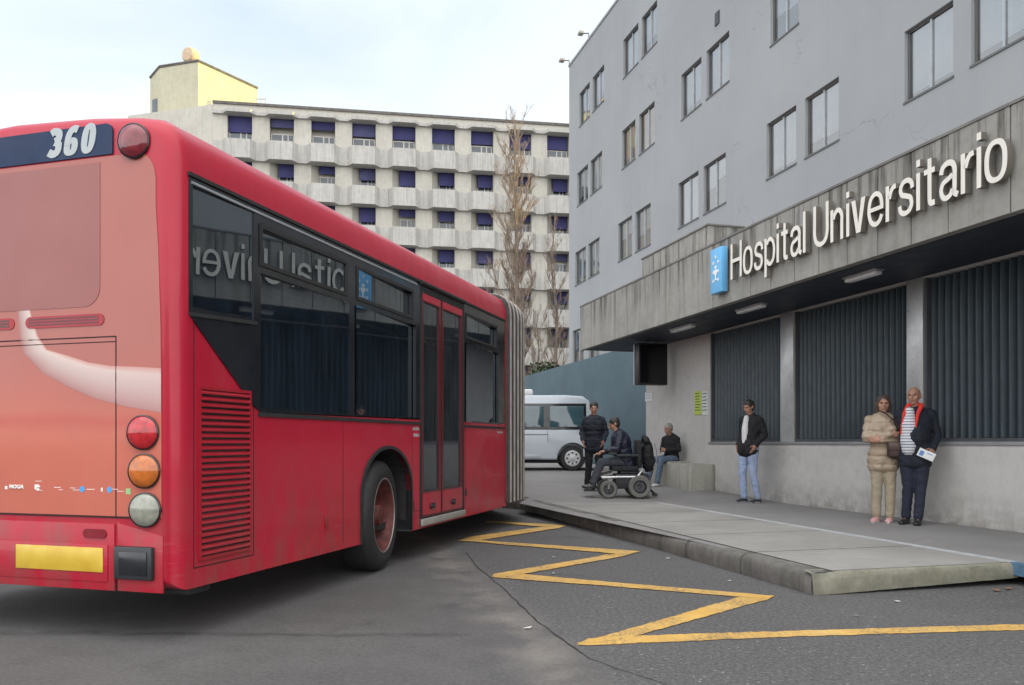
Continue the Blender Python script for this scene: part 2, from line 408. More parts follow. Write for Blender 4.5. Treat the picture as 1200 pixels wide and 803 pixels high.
Apoly = [(p.x, p.y) for p in kin[:1]]+[(H3(t13, KO-KW).x, 13.5)]+[(wall_at(13.5)+.3, 13.5), (H3(TEND, -.3).x, H3(TEND, -.3).y)]
pb.sheet(Apoly, P3)
kcurve = [(p.x, p.y) for p in kin[2:]]
pb.sheet([(H3(t13, KO-KW).x, 13.5)]+kcurve+[(-45, 21.5), (wall_at(21.5)+3.8, 21.5), (wall_at(13.5)+3.8, 13.5)], P3)
pb.quad((-45, 21.5, .48), (wall_at(21.5)+3.8, 21.5, .48), (60, 110, .48), (-150, 110, .48))
pav = pb.build('pavement', PAV); tag(pav, kind='structure')
# skirt of the slab under the surface
# ribbed slab strip between the kerb and the pale line
LO = 2.0
sl = MB(); tj = [TEND, -.7, .72, 2.1, 3.5, 4.9, 6.0]
for a, b in zip(tj[:-1], tj[1:]):
    p = [H3(a+.012, LO+.06), H3(b-.012, LO+.06), H3(b-.012, KO-KW-.02), H3(a+.012, KO-KW-.02)]
    sl.quad(*[(q.x, q.y, .184) for q in p])
tag(sl.build('ribbed_paving', TAC, recalc=False), kind='structure')
jn = MB()
for t in tj[1:-1]:
    p = [H3(t-.011, LO+.06), H3(t+.011, LO+.06), H3(t+.011, KO-KW), H3(t-.011, KO-KW)]
    jn.quad(*[(q.x, q.y, .1845) for q in p])
p = [H3(TEND, KO-KW-.02), H3(8, KO-KW-.02), H3(8, KO-KW), H3(TEND, KO-KW)]; jn.quad(*[(q.x, q.y, .1845) for q in p])
tag(jn.build('paving_joint', mat('joint_dirt', (.05, .047, .04), .95, var=.3, nscale=9)), kind='structure')
ln = MB(); p = [H3(TEND, LO-.055), H3(6.4, LO-.055), H3(6.4, LO+.06), H3(TEND, LO+.06)]; ln.quad(*[(q.x, q.y, .184) for q in p])
tag(ln.build('pale_paving_strip', mat('pale_strip', (.33, .34, .35), .8, var=.25, nscale=6, bmp=.3, speck=.3)), kind='structure')
# kerb: stones 1 m long, worn round edge
kb = MB(); kmat = concrete('kerb_stone', (.085, .08, .078), (.20, .19, .18), .6, None, .14, 2.6)
def kerb_stone(a, b, za, zb, h=1):
    t = (b-a).normalized(); n = Vector((t.y, -t.x, 0)); prof = [(0, -.05), (-.012, .4), (.0, .78), (.018, .93), (.05, 1.0), (KW, 1.0), (KW, -.05)]
    vs = []; k = len(prof); j = random.uniform(-.006, .006)
    a = a+t*.013; b = b-t*.013; za += random.uniform(-.008, .006); zb = zb+random.uniform(-.008, .006)
    for (p, z) in ((a, za), (b, zb)):
        for (o, q) in prof: vs.append(p+n*(o+j)+Vector((0, 0, q*z+(.0 if q < 1 else .003+j*.3))))
    fs = [(i, (i+1) % k, k+(i+1) % k, k+i) for i in range(k)]+[tuple(range(k))[::-1], tuple(range(k, 2*k))]
    kb.add(vs, fs)
L = (k13-kstart).length; nst = 7
for i in range(nst):
    a = kstart+ET*(L*i/nst); b = kstart+ET*(L*(i+1)/nst); kerb_stone(a, b, zs(a.y), zs(b.y))
seq = [k13]+kerb_path[2:]
for a, b in zip(seq[:-1], seq[1:]):
    m_ = max(1, int((b-a).length/1.1)); m_ = min(m_, 12)
    for i in range(m_):
        p = a.lerp(b, i/m_); q = a.lerp(b, (i+1)/m_); kerb_stone(p, q, zs(p.y), zs(q.y))
tag(kb.build('kerb', kmat, smooth=45), kind='structure')
# the concrete end face of the raised slab
ef = MB()
efm = concrete('slab_end_concrete', (.13, .125, .10), (.27, .26, .21), .3, None, .22, 3.5, False)
N = 30; rows = [(.0, .0), (.004, .06), (0, .12), (-.006, .165), (-.03, .181)]
vs = []
for i in range(N+1):
    o = KO+.02+(LO-KO-.02)*i/N; lift = .055*(i/N)
    for (d, z) in rows:
        q = H3(TEND-.03-d*0, o); jx = noise.noise(Vector((o*9, z*14, 1)))*.010
        chip = .05*math.exp(-((i-1.2)/1.2)**2)*(1 if z > .1 else .25)
        vs.append(q+ET*(-d*1-jx+chip*.8)+Vector((0, 0, lift+(z-lift*z/.181) if z < .18 else z-chip*.6)))
fs = [(i*5+j, (i+1)*5+j, (i+1)*5+j+1, i*5+j+1) for i in range(N) for j in range(4)]
ef.add(vs, fs)
# fill behind
for i in range(N):
    a = vs[i*5+4]; b = vs[(i+1)*5+4]; c = b+ET*.09; d = a+ET*.09; c.z = d.z = .1825
    ef.quad(a, b, c, d)
tag(ef.build('slab_end', efm, smooth=60), kind='structure')
# blue painted ramp edge and the ramp towards the camera
rp = MB(); TE = -5.2
rp.quad(H3(TEND, LO-.03, .182), H3(TEND, -.3, .182), H3(TE, -.3, .01), H3(TE, LO-.03, .01))
tag(rp.build('ramp', PAV), kind='structure')
re_ = MB(); re_.prism([(TEND, .085), (TEND, .187), (TE, .012), (TE, -.01), (TEND-1.6, -.01)], lambda a, b, d: H3(a, LO+d, b), -.028, .055)
re_.box(-.0, .001, 0, .001, 0, .001)
tag(re_.build('ramp_edge', mat('blue_kerb_paint', (.075, .15, .23), .7, var=.35, nscale=14, bmp=.3)), kind='structure')
dk = MB()
p = [H3(TEND+.05, LO+.3), H3(TEND+.05, LO-.02), H3(TEND-.5, LO+.06), H3(TEND-.35, LO+.35)]
# ------------------------------------------------------------------ yellow zigzag
zz = [
 [(1215,731.5),(900,740.8),(744.3,745.8),(690,749),(675.6,755.9),(690,757),(900,747.6),(1215,738.4)],
 [(675.6,754.8),(723.4,742.0),(875.8,697.6),(871,700.4),(908,699.2),(900,703),(744.3,746.2),(700,754)],
 [(908,699.2),(708.5,682.3),(612.9,673.5),(576,676.4),(580,677.6),(708.5,687.2),(871,700.6),(900,702)],
 [(575,676.6),(580,673.5),(605,669),(700,653),(726.4,646.8),(711.5,651),(750,646.8),(729,652.8),(610,674.2),(590,677.4)],
 [(750,646.9),(717.5,644.4),(580,635.4),(551,632.8),(549,634.6),(580,638),(699.5,647.7),(728,650.6)],
 [(536,634.9),(550,630),(635,618.2),(663,616.7),(655,619.6),(554,635.4)],
 [(663,616.9),(640,615),(590,612.4),(570,611.4),(569,613),(590,614.3),(635,618.0)],
]
ym = MB()
for i, pl in enumerate(zz):
    pts = [ground(u, v) for u, v in pl]; out = []
    for a, b in zip(pts, pts[1:]+pts[:1]):
        n_ = max(1, int((b-a).length/.035))
        for k in range(n_):
            p = a.lerp(b, k/n_); d = (b-a).normalized(); nn = Vector((-d.y, d.x, 0))
            p = p+nn*(noise.noise(p*11)*.012+noise.noise(p*31)*.012+noise.noise(p*70)*.006)
            out.append((p.x, p.y))
    ym.sheet(out, lambda a, b, z=.004+.0012*i: (a, b, z))
tag(ym.build('road_marking', paint_material(), recalc=True), kind='structure')
# crack between the two asphalts
ck = MB(); cps = [(545, 648), (563, 668), (590, 690), (612, 712), (634, 732), (656, 748), (690, 772), (740, 790), (810, 812)]
pts = []
for a, b in zip(cps[:-1], cps[1:]):
    for k in range(6):
        t = k/6; p = ground(a[0]+(b[0]-a[0])*t, a[1]+(b[1]-a[1])*t, 0); p.x += noise.noise(p*6)*.018; p.y += noise.noise(p*7+Vector((5, 0, 0)))*.018; pts.append(p)
vs = []
for i, p in enumerate(pts):
    w_ = (.003+.010*abs(noise.noise(p*5)))*(1 if i < len(pts)*.72 else .45); d = (pts[min(i+1, len(pts)-1)]-pts[max(0, i-1)]).normalized(); n = Vector((-d.y, d.x, 0))
    vs += [p+n*w_+Vector((0, 0, .0035)), p-n*w_+Vector((0, 0, .0035))]
ck.add(vs, [(2*i, 2*i+1, 2*i+3, 2*i+2) for i in range(len(pts)-1)])
tag(ck.build('asphalt_crack', mat('crack_dirt', (.022, .021, .02), .95, var=.2)), kind='structure')
# litter: small paper scraps, leaves (individuals)
pap = mat('paper_scrap', (.46, .46, .44), .8, var=.1); leafm = mat('dry_leaf', (.19, .10, .045), .8, var=.4, nscale=40)
lit = [(783, 654.5, 'p'), (649, 653, 'p'), (618, 736, 'p'), (648, 672, 'p'), (855, 681, 'p'), (1052, 705, 'p'), (1003, 722, 'p')]
where = ['beside the kerb base', 'inside the farthest full yellow chevron', 'on the smooth asphalt left of the crack', 'under the middle yellow chevron', 'near the kerb beyond the big chevron', 'in front of the concrete slab end', 'between slab corner and yellow line']
for (u, v, k), wh in zip(lit, where):
    p = ground(u, v, .007); r_ = random.uniform(.014, .026); b_ = MB(); n_ = 7; vs = []
    for i in range(n_):
        t = 2*math.pi*i/n_; rr = r_*random.uniform(.5, 1.1); vs.append((rr*math.cos(t)*1.5, rr*math.sin(t), random.uniform(0, .010)))
    vs.append((0, 0, .008)); b_.add(vs, [(i, (i+1) % n_, n_) for i in range(n_)])
    b_.m = 0
    o = b_.build('paper_scrap', pap, M=tm(p.x, p.y, p.z, random.uniform(0, 3)), recalc=False)
    md_ = o.modifiers.new('thick', 'SOLIDIFY'); md_.thickness = .0015
    tag(o, 'small white paper scrap lying '+wh, 'litter', 'scraps of paper on the asphalt')
for (u, v, lb) in [(1168, 692, 'left of'), (1182, 690, 'right of')]:
    p = ground(u, v, .008); b_ = MB(); vs = []; n_ = 9
    for i in range(n_):
        t = 2*math.pi*i/n_; rr = .05*(1 if i % 2 else .6); vs.append((rr*math.cos(t), rr*math.sin(t)*.7, random.uniform(0, .012)))
    vs.append((0, 0, .012)); b_.add(vs, [(i, (i+1) % n_, n_) for i in range(n_)])
    o = b_.build('dry_leaf', leafm, M=tm(p.x, p.y, p.z, random.uniform(0, 3)), recalc=False)
    tag(o, 'brown dry leaf under the blue ramp edge, %s the other leaf' % lb, 'leaf', 'dry leaves by the ramp')

# =================================================================== HOSPITAL BUILDING (right)
SO = 1.40; SZ0, SZ1 = 3.35, 4.36; TL = ht(680, SO); TR = -9.0
def render_wall():
    m, nt, b = nodes('blue_grey_render'); v = coords(nt); xyz = sepxyz(nt, v)
    base = ramp(nt, nz(nt, v, .35, 5, .6), [(.3, (.288, .302, .312)), (.7, (.330, .345, .354))])
    st = nz(nt, coords(nt, (3.5, 3.5, .25)), 1, 5, .6)
    base = mix(nt, ramp(nt, st, [(.5, 0), (.8, .12)]), base, (.19, .205, .22))
    # hairline repaired cracks
    vo = nt.nodes.new('ShaderNodeTexVoronoi'); vo.feature = 'DISTANCE_TO_EDGE'; vo.inputs['Scale'].default_value = .28
    wv = nt.nodes.new('ShaderNodeVectorMath'); wv.operation = 'ADD'
    nn = nt.nodes.new('ShaderNodeTexNoise'); nn.inputs['Scale'].default_value = 2.5; lk(nt, v, nn.inputs['Vector'])
    lk(nt, v, wv.inputs[0]); lk(nt, nn.outputs['Color'], wv.inputs[1]); lk(nt, wv.outputs[0], vo.inputs['Vector'])
    cr = mth(nt, 'MULTIPLY', ramp(nt, vo.outputs['Distance'], [(.0, 1), (.006, 0)]), ramp(nt, nz(nt, v, .5, 2), [(.52, 0), (.62, .5)]))
    base = mix(nt, cr, base, (.16, .17, .185))
    lk(nt, base, b.inputs['Base Color']); b.inputs['Roughness'].default_value = .9; bump(nt, b, nz(nt, v, 45, 4, .7), .18, .01); return m
REND = render_wall()
PLAST = concrete('pale_plaster', (.50, .485, .46), (.58, .565, .54), .10, None, 0, .6, False, None, .9)
FASC = concrete('fascia_concrete', (.235, .232, .215), (.335, .328, .305), .95, SZ1, .12, 1.3)
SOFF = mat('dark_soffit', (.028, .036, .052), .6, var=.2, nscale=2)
ALU = mat('aluminium', (.42, .44, .46), .42, .6, var=.12, nscale=8)
DGRY = mat('dark_frame', (.09, .095, .105), .5, .2, var=.15)
TEAL = mat('teal_render', (.062, .098, .118), .85, var=.10, nscale=.8, bmp=.15)
GL1 = glassmat('window_glass', (.92, .96, .99), 3.6, .0, .10)
BLND = mat('white_blind', (.86, .91, .96), .8, var=.06, nscale=2)
WARM = mat('blind_warm_reflection', (.72, .40, .10), .7, var=.15, nscale=2)  # ochre colour imitates a warm reflection in one pair of windows
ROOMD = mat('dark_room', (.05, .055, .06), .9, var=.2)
hb = empty('hospital_building', 'blue-grey rendered hospital block with paired windows above the lettered concrete canopy', 'building', MH)
FO = -2.92; TC = ht(667, FO); ZR = 16.45
rowsz = [(z0, z1) for z0, z1 in ((13.55, 14.85), (10.5, 11.80), (7.42, 8.72), (4.35, 5.65))]
def fz(u, v): return hosp(u, v, FO)
wins = []      # (t0,t1,row,warm)
pairs = {0: [(679,691),(694.5,708),(730.5,748),(752,770)],
         1: [(676.5,689),(692,705.5),(729,744.5),(749,767),(798.5,822),(828,854.5),(903,936)],
         2: [(674,686.5),(689.5,702.5),(724.5,740.5),(744.5,762.5),(795,818.5),(824.5,850.5),(898.5,933),(943.5,983),(1060,1117),(1138,1210)],
         3: [(671,684),(690,702)]}
for r_, lst in pairs.items():
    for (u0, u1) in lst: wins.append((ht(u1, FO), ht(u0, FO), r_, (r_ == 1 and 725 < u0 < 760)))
# unseen continuation of the same rhythm outside the picture
for r_ in (0, 1):
    for t in ([9.2, 7.6, 5.0, 3.4, .6, -1.0] if r_ == 0 else [4.0, .6, -1.0]): wins.append((t, t+1.15, r_, False))
for r_ in (2, 3):
    for t in (-4.6, -6.2): wins.append((t, t+1.15, r_, False))
def grid_wall(mb, x0, x1, z0, z1, rects, y, depth, fn=None):
    xs = sorted(set([x0, x1]+[a for r in rects for a in r[:2]])); zs_ = sorted(set([z0, z1]+[a for r in rects for a in r[2:4]]))
    fn = fn or (lambda a, d, b: (a, y+d, b))
    for xa, xb in zip(xs[:-1], xs[1:]):
        for za, zb in zip(zs_[:-1], zs_[1:]):
            cx, cz = (xa+xb)/2, (za+zb)/2
            if any(r[0] < cx < r[1] and r[2] < cz < r[3] for r in rects): continue
            mb.quad(fn(xa, 0, za), fn(xb, 0, za), fn(xb, 0, zb), fn(xa, 0, zb))
    for r in rects:
        a, b, c, d = r[:4]
        mb.quad(fn(a, 0, c), fn(b, 0, c), fn(b, -depth, c), fn(a, -depth, c)); mb.quad(fn(a, 0, d), fn(b, 0, d), fn(b, -depth, d), fn(a, -depth, d))
        mb.quad(fn(a, 0, c), fn(a, 0, d), fn(a, -depth, d), fn(a, -depth, c)); mb.quad(fn(b, 0, c), fn(b, 0, d), fn(b, -depth, d), fn(b, -depth, c))
vent = (ht(843.5, FO), ht(838.5, FO), fz(841, 29)[1], fz(841, 14)[1])
rects = [(t0, t1, rowsz[r_][0], rowsz[r_][1]) for (t0, t1, r_, _) in wins]
wl = MB(); grid_wall(wl, TR, TC, 0, ZR, rects, FO, .20)
wl.quad((TC, FO, 0), (TC, FO-15, 0), (TC, FO-15, ZR), (TC, FO, ZR)); wl.quad((TR, FO, 0), (TR, FO-15, 0), (TR, FO-15, ZR), (TR, FO, ZR))
wl.quad((TR, FO, ZR-.3), (TC, FO, ZR-.3), (TC, FO-15, ZR-.3), (TR, FO-15, ZR-.3))
wl.quad((TR, FO-15, 0), (TC, FO-15, 0), (TC, FO-15, ZR), (TR, FO-15, ZR))
wl.build('wall', REND, hb)
MB().box(TR, TC+.03, FO-.25, FO+.03, ZR, ZR+.09).build('coping', mat('zinc_coping', (.30, .31, .32), .5, .4), hb)
blk = MB().box(TR, TC-.3, FO-1.2, FO-1.1, 3, ZR-.4); blk.build('dark_room_sheet', ROOMD, hb)  # near-black sheet standing in for the shade inside the rooms
for i, (t0, t1, r_, warm) in enumerate(wins):
    z0, z1 = rowsz[r_]; y = FO-.07; f = MB(); fw = .04; mid = (t0+t1)/2
    f.box(t0, t1, y-.05, y, z0, z0+fw); f.box(t0, t1, y-.05, y, z1-fw, z1)
    f.box(t0, t0+fw, y-.05, y, z0+fw, z1-fw); f.box(t1-fw, t1, y-.05, y, z0+fw, z1-fw); f.m = 2; f.box(mid-.022, mid+.022, y-.05, y+.008, z0+fw, z1-fw)
    f.m = 1; f.box(t0-.02, t1+.02, FO-.125, FO+.02, z0-.035, z0+.004)
    fr = f.build('window', [mat('window_frame_dark', (.13, .13, .125), .5, .2, var=.15), mat('window_sill', (.12, .125, .13), .7), ALU], hb)  # dark outer frame also stands in for shade in the reveals
    random.seed(i*31+5); drop = random.choice([.05, .12, .3, .45, .2, .6]) if r_ < 3 else .4
    if r_ == 2 and t0 < 4: drop = random.choice([.05, .15])
    for pa, pc in ((t0+fw, mid-.03), (mid+.03, t1-fw)): MB().quad((pc, y-.025, z0+fw), (pa, y-.025, z0+fw), (pa, y-.025, z1-fw), (pc, y-.025, z1-fw)).build('pane', GL1, fr, recalc=False)
    d2 = drop*random.uniform(.6, 1.3); k_ = MB()
    for (a, b, dd) in ((t0+.03, mid-.005, drop), (mid+.005, t1-.03, d2)):
        n_ = 5; vs = []
        for q in range(n_+1):
            x = a+(b-a)*q/n_; yy = y-.055-.008*(q % 2); vs += [(x, yy, z0+(z1-z0)*dd), (x, yy, z1)]
        k_.add(vs, [(2*q, 2*q+1, 2*q+3, 2*q+2) for q in range(n_)])
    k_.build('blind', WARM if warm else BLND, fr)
vv = MB(); vv.box(vent[0], vent[1], FO, FO+.02, vent[2], vent[3])
for k in range(6):
    z = vent[2]+(vent[3]-vent[2])*(k+.5)/6; vv.box(vent[0]+.02, vent[1]-.02, FO+.02, FO+.04, z-.02, z+.02)
vv.build('vent', DGRY, hb)
# louvre box near the far end over the boundary wall
lv = MB(); a0, a1 = ht(681, FO), ht(669, FO); zl0, zl1 = 4.85, 5.65
# ground floor plaster wall with openings filled by slatted shutters
TW = ht(757, 0)
sh = [(ht(915, 0), ht(832, 0)), (ht(1063, 0), ht(930, 0)), (-2.1, ht(1082, 0)), (-5.2, -2.35)]
ZS = CH+.0
gw = MB(); grid_wall(gw, TR, TW, 0, SZ0+.3, [(a, b, ZS, SZ0-.02) for a, b in sh], 0, .28)
gw.quad((TW, 0, 0), (TW, FO, 0), (TW, FO, SZ0+.3), (TW, 0, SZ0+.3))
gw.build('ground_floor_wall', PLAST, hb)
SLAT = mat('blue_slats', (.040, .057, .070), .42, .15, var=.15, nscale=5, spec=.6)
for (a, b) in sh:
    m_ = MB(); n_ = max(3, int((b-a)/.115)); wd = (b-a)/n_
    for k in range(n_):
        x = a+k*wd
        m_.prism([(x+.004, -.16), (x+wd*.42, -.075), (x+wd*.55, -.075), (x+wd*.60, -.16)], lambda p, q, d: (p, q, d), ZS+.05, SZ0-.03)
        m_.quad((x+wd*.60, -.158, ZS+.05), (x+wd+.004, -.158, ZS+.05), (x+wd+.004, -.158, SZ0-.03), (x+wd*.60, -.158, SZ0-.03))
    s_ = m_.build('slatted_shutter', SLAT, hb)
    fr = MB(); fr.box(a, b, -.2, -.02, ZS-.0, ZS+.045); fr.box(a, a+.035, -.18, -.02, ZS+.045, SZ0-.02); fr.box(b-.035, b, -.18, -.02, ZS+.045, SZ0-.02)
    fr.build('shutter_frame', DGRY, s_)
for (u0, u1) in ((915, 930), (1063, 1082)):
    a, b = ht(u1, 0), ht(u0, 0); MB().box(a-.0, b+.0, -.06, .012, ZS, SZ0).build('column', mat('brushed_column', (.56, .57, .57), .35, .45, var=.12, nscale=6), hb, bevel=.006)
a_ = MB(); a_.box(-2.35, -2.1, -.06, .012, ZS, SZ0); a_.build('column', ALU, hb)
sill = MB(); sill.box(TR, ht(832, 0)+.04, -.03, .025, ZS-.035, ZS+.003); sill.build('sill', mat('grey_sill', (.25, .26, .27), .6), hb)
# canopy
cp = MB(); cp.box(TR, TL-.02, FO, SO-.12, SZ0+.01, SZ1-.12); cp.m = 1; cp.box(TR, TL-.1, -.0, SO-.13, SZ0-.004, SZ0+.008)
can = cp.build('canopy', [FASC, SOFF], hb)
fp = MB(); t = TL; jt = [.07, .59, 1.126, 1.68, 2.2, 2.76, 3.29]
js = [TL]+[x for x in [11.3, 10.6, 9.9, 9.2, 8.5, 7.85, 7.25, 6.7, 6.1, 5.55, 5.0, 4.4, 3.85] if x < TL-.2]+[3.29+.0, 2.76, 2.2, 1.68, 1.126, .59, .07, -.45, -1.2, -2.2, -3.2, -4.4, -5.6, -6.8, -8, TR]
for a, b in zip(js[1:], js[:-1]): fp.box(a+.007, b-.007, SO-.12, SO+random.uniform(-.003, .003), SZ0, SZ1)
MB().box(TR, TL-.01, SO-.115, SO-.02, SZ0+.01, SZ1-.01).build('joint_backing', mat('joint_dark', (.05, .047, .043), .9, var=.3), can)
fp.box(TL-.12, TL, FO, SO-.125, SZ0, SZ1)
fp.build('fascia', FASC, can, bevel=.004, seg=1)
MB().box(TR, TL+.01, SO-.13, SO+.012, SZ1, SZ1+.03).build('fascia_cap', mat('cap_dark', (.16, .155, .145), .8, var=.3), can)
ob = .55; tb0 = ht(830, ob); tb1 = ht(752.6, ob); zb = hosp(830, 264, ob)[1]
ub = MB(); ub.box(tb0, tb1, ob-.72, ob, SZ1-.1, zb); uo = ub.build('roof_upstand', FASC, hb, bevel=.006)
MB().box(tb0-.02, tb1+.02, ob-.75, ob+.02, zb+.001, zb+.03).build('cap', mat('cap_dark', (.16, .155, .145), .8, var=.3), uo)
for q in range(1, 5):
    x = tb0+(tb1-tb0)*q/5; MB().box(x-.008, x+.008, ob, ob+.002, SZ1, zb-.01).build('joint', mat('joint_dark', (.05, .047, .043), .9, var=.3), uo)
# unseen blocks added behind the hospital to keep sun off trees and ward building
rw = MB()
hb.location
def worldbox(x0, x1, y0, y1, z1):
    b_ = MB(); b_.box(x0, x1, y0, y1, 0, z1); iv = MH.inverted(); b_.v = [tuple(iv @ Vector(p)) for p in b_.v]; return b_
worldbox(12, 26, 40, 65, 16.2).build('unseen_shade_block', REND, hb); worldbox(13, 30, 65.5, 100, 33.2).build('unseen_shade_block', REND, hb)

# low fixtures under the canopy
LT = mat('lamp_diffuser', (.70, .71, .70), .4, var=.03)
def tube_lamp(uc, vc, ln_, lab):
    # find o so that the soffit point projects there
    r = ray(uc, vc); k = (SZ0-.05-CH)/r.z; p = Vector((r.x*k, k, SZ0)); q = p-W0; t, o = q.dot(ET), q.dot(EN)
    M = MH @ Matrix.Translation((t, o, SZ0-.006))
    e = empty('tube_lamp', lab, 'ceiling lamp', M, 'tube lamps under the canopy')
    MB().box(-ln_/2, ln_/2, -.07, .07, -.03, 0).build('housing', ALU, e, bevel=.004)
    MB().box(-ln_/2+.02, ln_/2-.02, -.055, .055, -.075, -.03).build('diffuser', LT, e, bevel=.015)
tube_lamp(1011, 324, .62, 'unlit tube lamp under the canopy below the last word of the sign')
tube_lamp(880, 362, .75, 'unlit tube lamp under the canopy right of the black display')
tube_lamp(800, 385, .85, 'unlit tube lamp under the canopy directly above the black display')

# lettering: strokes of constant width, square dots
def stroke(path, w, smooth=True, n=6):
    pts = [Vector(p) for p in path]
    if smooth and len(pts) > 2:
        q = []
        for i in range(len(pts)-1):
            p0, p1, p2, p3 = pts[max(i-1, 0)], pts[i], pts[i+1], pts[min(i+2, len(pts)-1)]
            for k in range(n):
                t = k/n; q.append(.5*((2*p1)+(p2-p0)*t+(2*p0-5*p1+4*p2-p3)*t*t+(3*p1-p0-3*p2+p3)*t**3))
        pts = q+[pts[-1]]
    L, Rr = [], []
    for i, p in enumerate(pts):
        d0 = (p-pts[i-1]).normalized() if i else (pts[1]-p).normalized(); d1 = (pts[i+1]-p).normalized() if i < len(pts)-1 else d0
        n0 = Vector((-d0.y, d0.x)); n1 = Vector((-d1.y, d1.x)); m_ = (n0+n1); m_ = m_/max(.5, m_.dot(n0)); L.append(p+m_*w/2); Rr.append(p-m_*w/2)
    return [[tuple(v) for v in L+Rr[::-1]]]
def rect2(x0, y0, x1, y1): return [[(x0, y0), (x1, y0), (x1, y1), (x0, y1)]]
def ring(cx, cy, rx, ry, w, wy=None):
    wy = wy or w*.85; e = .82
    f = lambda a, b: [(cx+a*math.copysign(abs(math.cos(t))**e, math.cos(t)), cy+b*math.copysign(abs(math.sin(t))**e, math.sin(t))) for t in [k*math.pi/18 for k in range(36)]]
    return [f(rx, ry), f(rx-w, ry-wy)]
SWD = .110
def glyph(c, w=SWD):
    h = w/2; X = .74
    if c == 'H': return .64, [rect2(0, 0, w, 1), rect2(.64-w, 0, .64, 1), rect2(w, .46, .64-w, .46+w*.88)]
    if c == 'l': return w, [rect2(0, 0, w, 1)]
    if c == 'i': return w, [rect2(0, 0, w, X), rect2(0, .865, w, 1)]
    if c == 'o': return .53, [ring(.265, X/2, .265, X/2+.012, w)]
    if c == 'U': return .62, [stroke([(h, 1), (h, .6), (h, .32), (.13, .13), (.31, .055), (.49, .13), (.62-h, .32), (.62-h, .6), (.62-h, 1)], w)]
    if c == 'n': return .49, [rect2(0, 0, w, X), stroke([(w+.002, .52), (.17, .625), (.26, .685), (.36, .66), (.49-h, .54), (.49-h, .4), (.49-h, .2), (.49-h, 0)], w*.97)]
    if c == 'r': return .32, [rect2(0, 0, w, X), stroke([(w+.002, .46), (.165, .59), (.23, .665), (.32, .685)], w*.95)]
    if c == 'p': return .53, [rect2(0, -.27, w, X), stroke([(w+.002, .58), (.2, .665), (.30, .69), (.42, .60), (.53-h, .45), (.53-h, .28), (.42, .13), (.30, .045), (.2, .07), (w+.002, .16)], w*.93)]
    if c == 't': return .30, [stroke([(.155, .93), (.155, .6), (.155, .25), (.165, .09), (.22, .05), (.30, .055)], w), rect2(0, .635, .155-h, X), rect2(.155+h, .635, .30, X)]
    if c == 'v': return .50, [[[(0, X), (.145, X), (.25, .20), (.355, X), (.50, X), (.325, 0), (.175, 0)]]]
    if c == 's': return .47, [stroke([(.43, .50), (.40, .62), (.29, .69), (.15, .67), (.075, .56), (.11, .44), (.24, .385), (.37, .32), (.405, .18), (.33, .07), (.19, .04), (.08, .10), (.045, .22)], w*.93)]
    if c == 'e': return .53, [rect2(w*.90, .325, .53-w*.95, .325+w*.78), stroke([(.53-h, .325), (.53-h, .45), (.42, .615), (.27, .69), (.12, .615), (h, .45), (h, .28), (.13, .11), (.27, .04), (.40, .09), (.475, .21)], w*.93)]
    if c == 'a': return .50, [stroke([(.06, .51), (.10, .63), (.22, .69), (.35, .66), (.50-h-.03, .55), (.50-h-.03, .4), (.50-h-.03, .2), (.50-h-.03, .09), (.50, .03)], w), stroke([(.50-w-.032, .44), (.26, .39), (.11, .33), (.06, .20), (.11, .07), (.21, .035), (.31, .08), (.50-w-.032, .17)], w*.9)]
SIGN = mat('sign_letter_cream', (.72, .70, .63), .5, var=.05, nscale=6); SIDE = mat('sign_letter_side_shade', (.15, .135, .115), .6, var=.15, nscale=8)  # letter sides coloured dark to deepen their side shading
TS0 = ht(856.5, SO+.1); TS1 = ht(1181, SO+.1); zbase = 3.655; txt = 'Hospital Universitario'; CAPH = .535
se = empty('building_sign', 'raised cream letters reading Hospital Universitario on the concrete canopy', 'sign', MH @ Matrix.Translation((TS0, SO, zbase)))
gap = {'default': .105}; pos = []; x = 0
for i, c in enumerate(txt):
    if c == ' ': x += .26; continue
    w_, g_ = glyph(c); pos.append((c, x, g_)); nx = txt[i+1] if i+1 < len(txt) else ''
    x += w_+(.115 if (c in 'Hnlit' and nx in 'nilarst') else .075)
tot_ = pos[-1][1]+.53; sxx = (TS0-TS1)/tot_
for c, x, g_ in pos:
    mb = MB()
    for loops in g_:
        mb.prism(loops[0], lambda p, q, d, x=x: (-(p+x)*sxx, d, q*CAPH), .035, .105, holes=loops[1:])
    me = mb.mesh('letter', [SIGN, SIDE])
    for p in me.polygons: p.material_index = 0 if (abs(p.normal.y) > .9 and p.center.y > .1) else 1
    link('letter', me, se)
# crest box
c1, z1_ = hosp(832.5, 294, SO+.14); c0, z0_ = hosp(845.5, 341, SO+.14)
cb = empty('crest_sign', 'pale blue box sign with white chalice emblem left of the hospital lettering', 'sign', MH @ Matrix.Translation(((c0+c1)/2, SO, z0_)))
hw = (c1-c0)/2; hh = z1_-z0_
CB = mat('crest_blue', (.13, .42, .72), .4, var=.04); CW = mat('crest_white', (.78, .80, .80), .5, var=.03)
MB().box(-hw, hw, .03, .14, 0, hh).build('box', [CB], cb, bevel=.006)
cw = MB(); fnc = lambda a, b, d: (-a, d, b)
cz = hh*.33
cw.prism([(-.045, cz+.13), (.045, cz+.13), (.04, cz+.07), (.012, cz+.04), (.012, cz-.01), (.04, cz-.035), (-.04, cz-.035), (-.012, cz-.01), (-.012, cz+.04), (-.04, cz+.07)], fnc, .141, .148)
cw.prism([(.028*math.cos(k*math.pi/6), cz+.17+.028*math.sin(k*math.pi/6)) for k in range(12)], fnc, .141, .148)
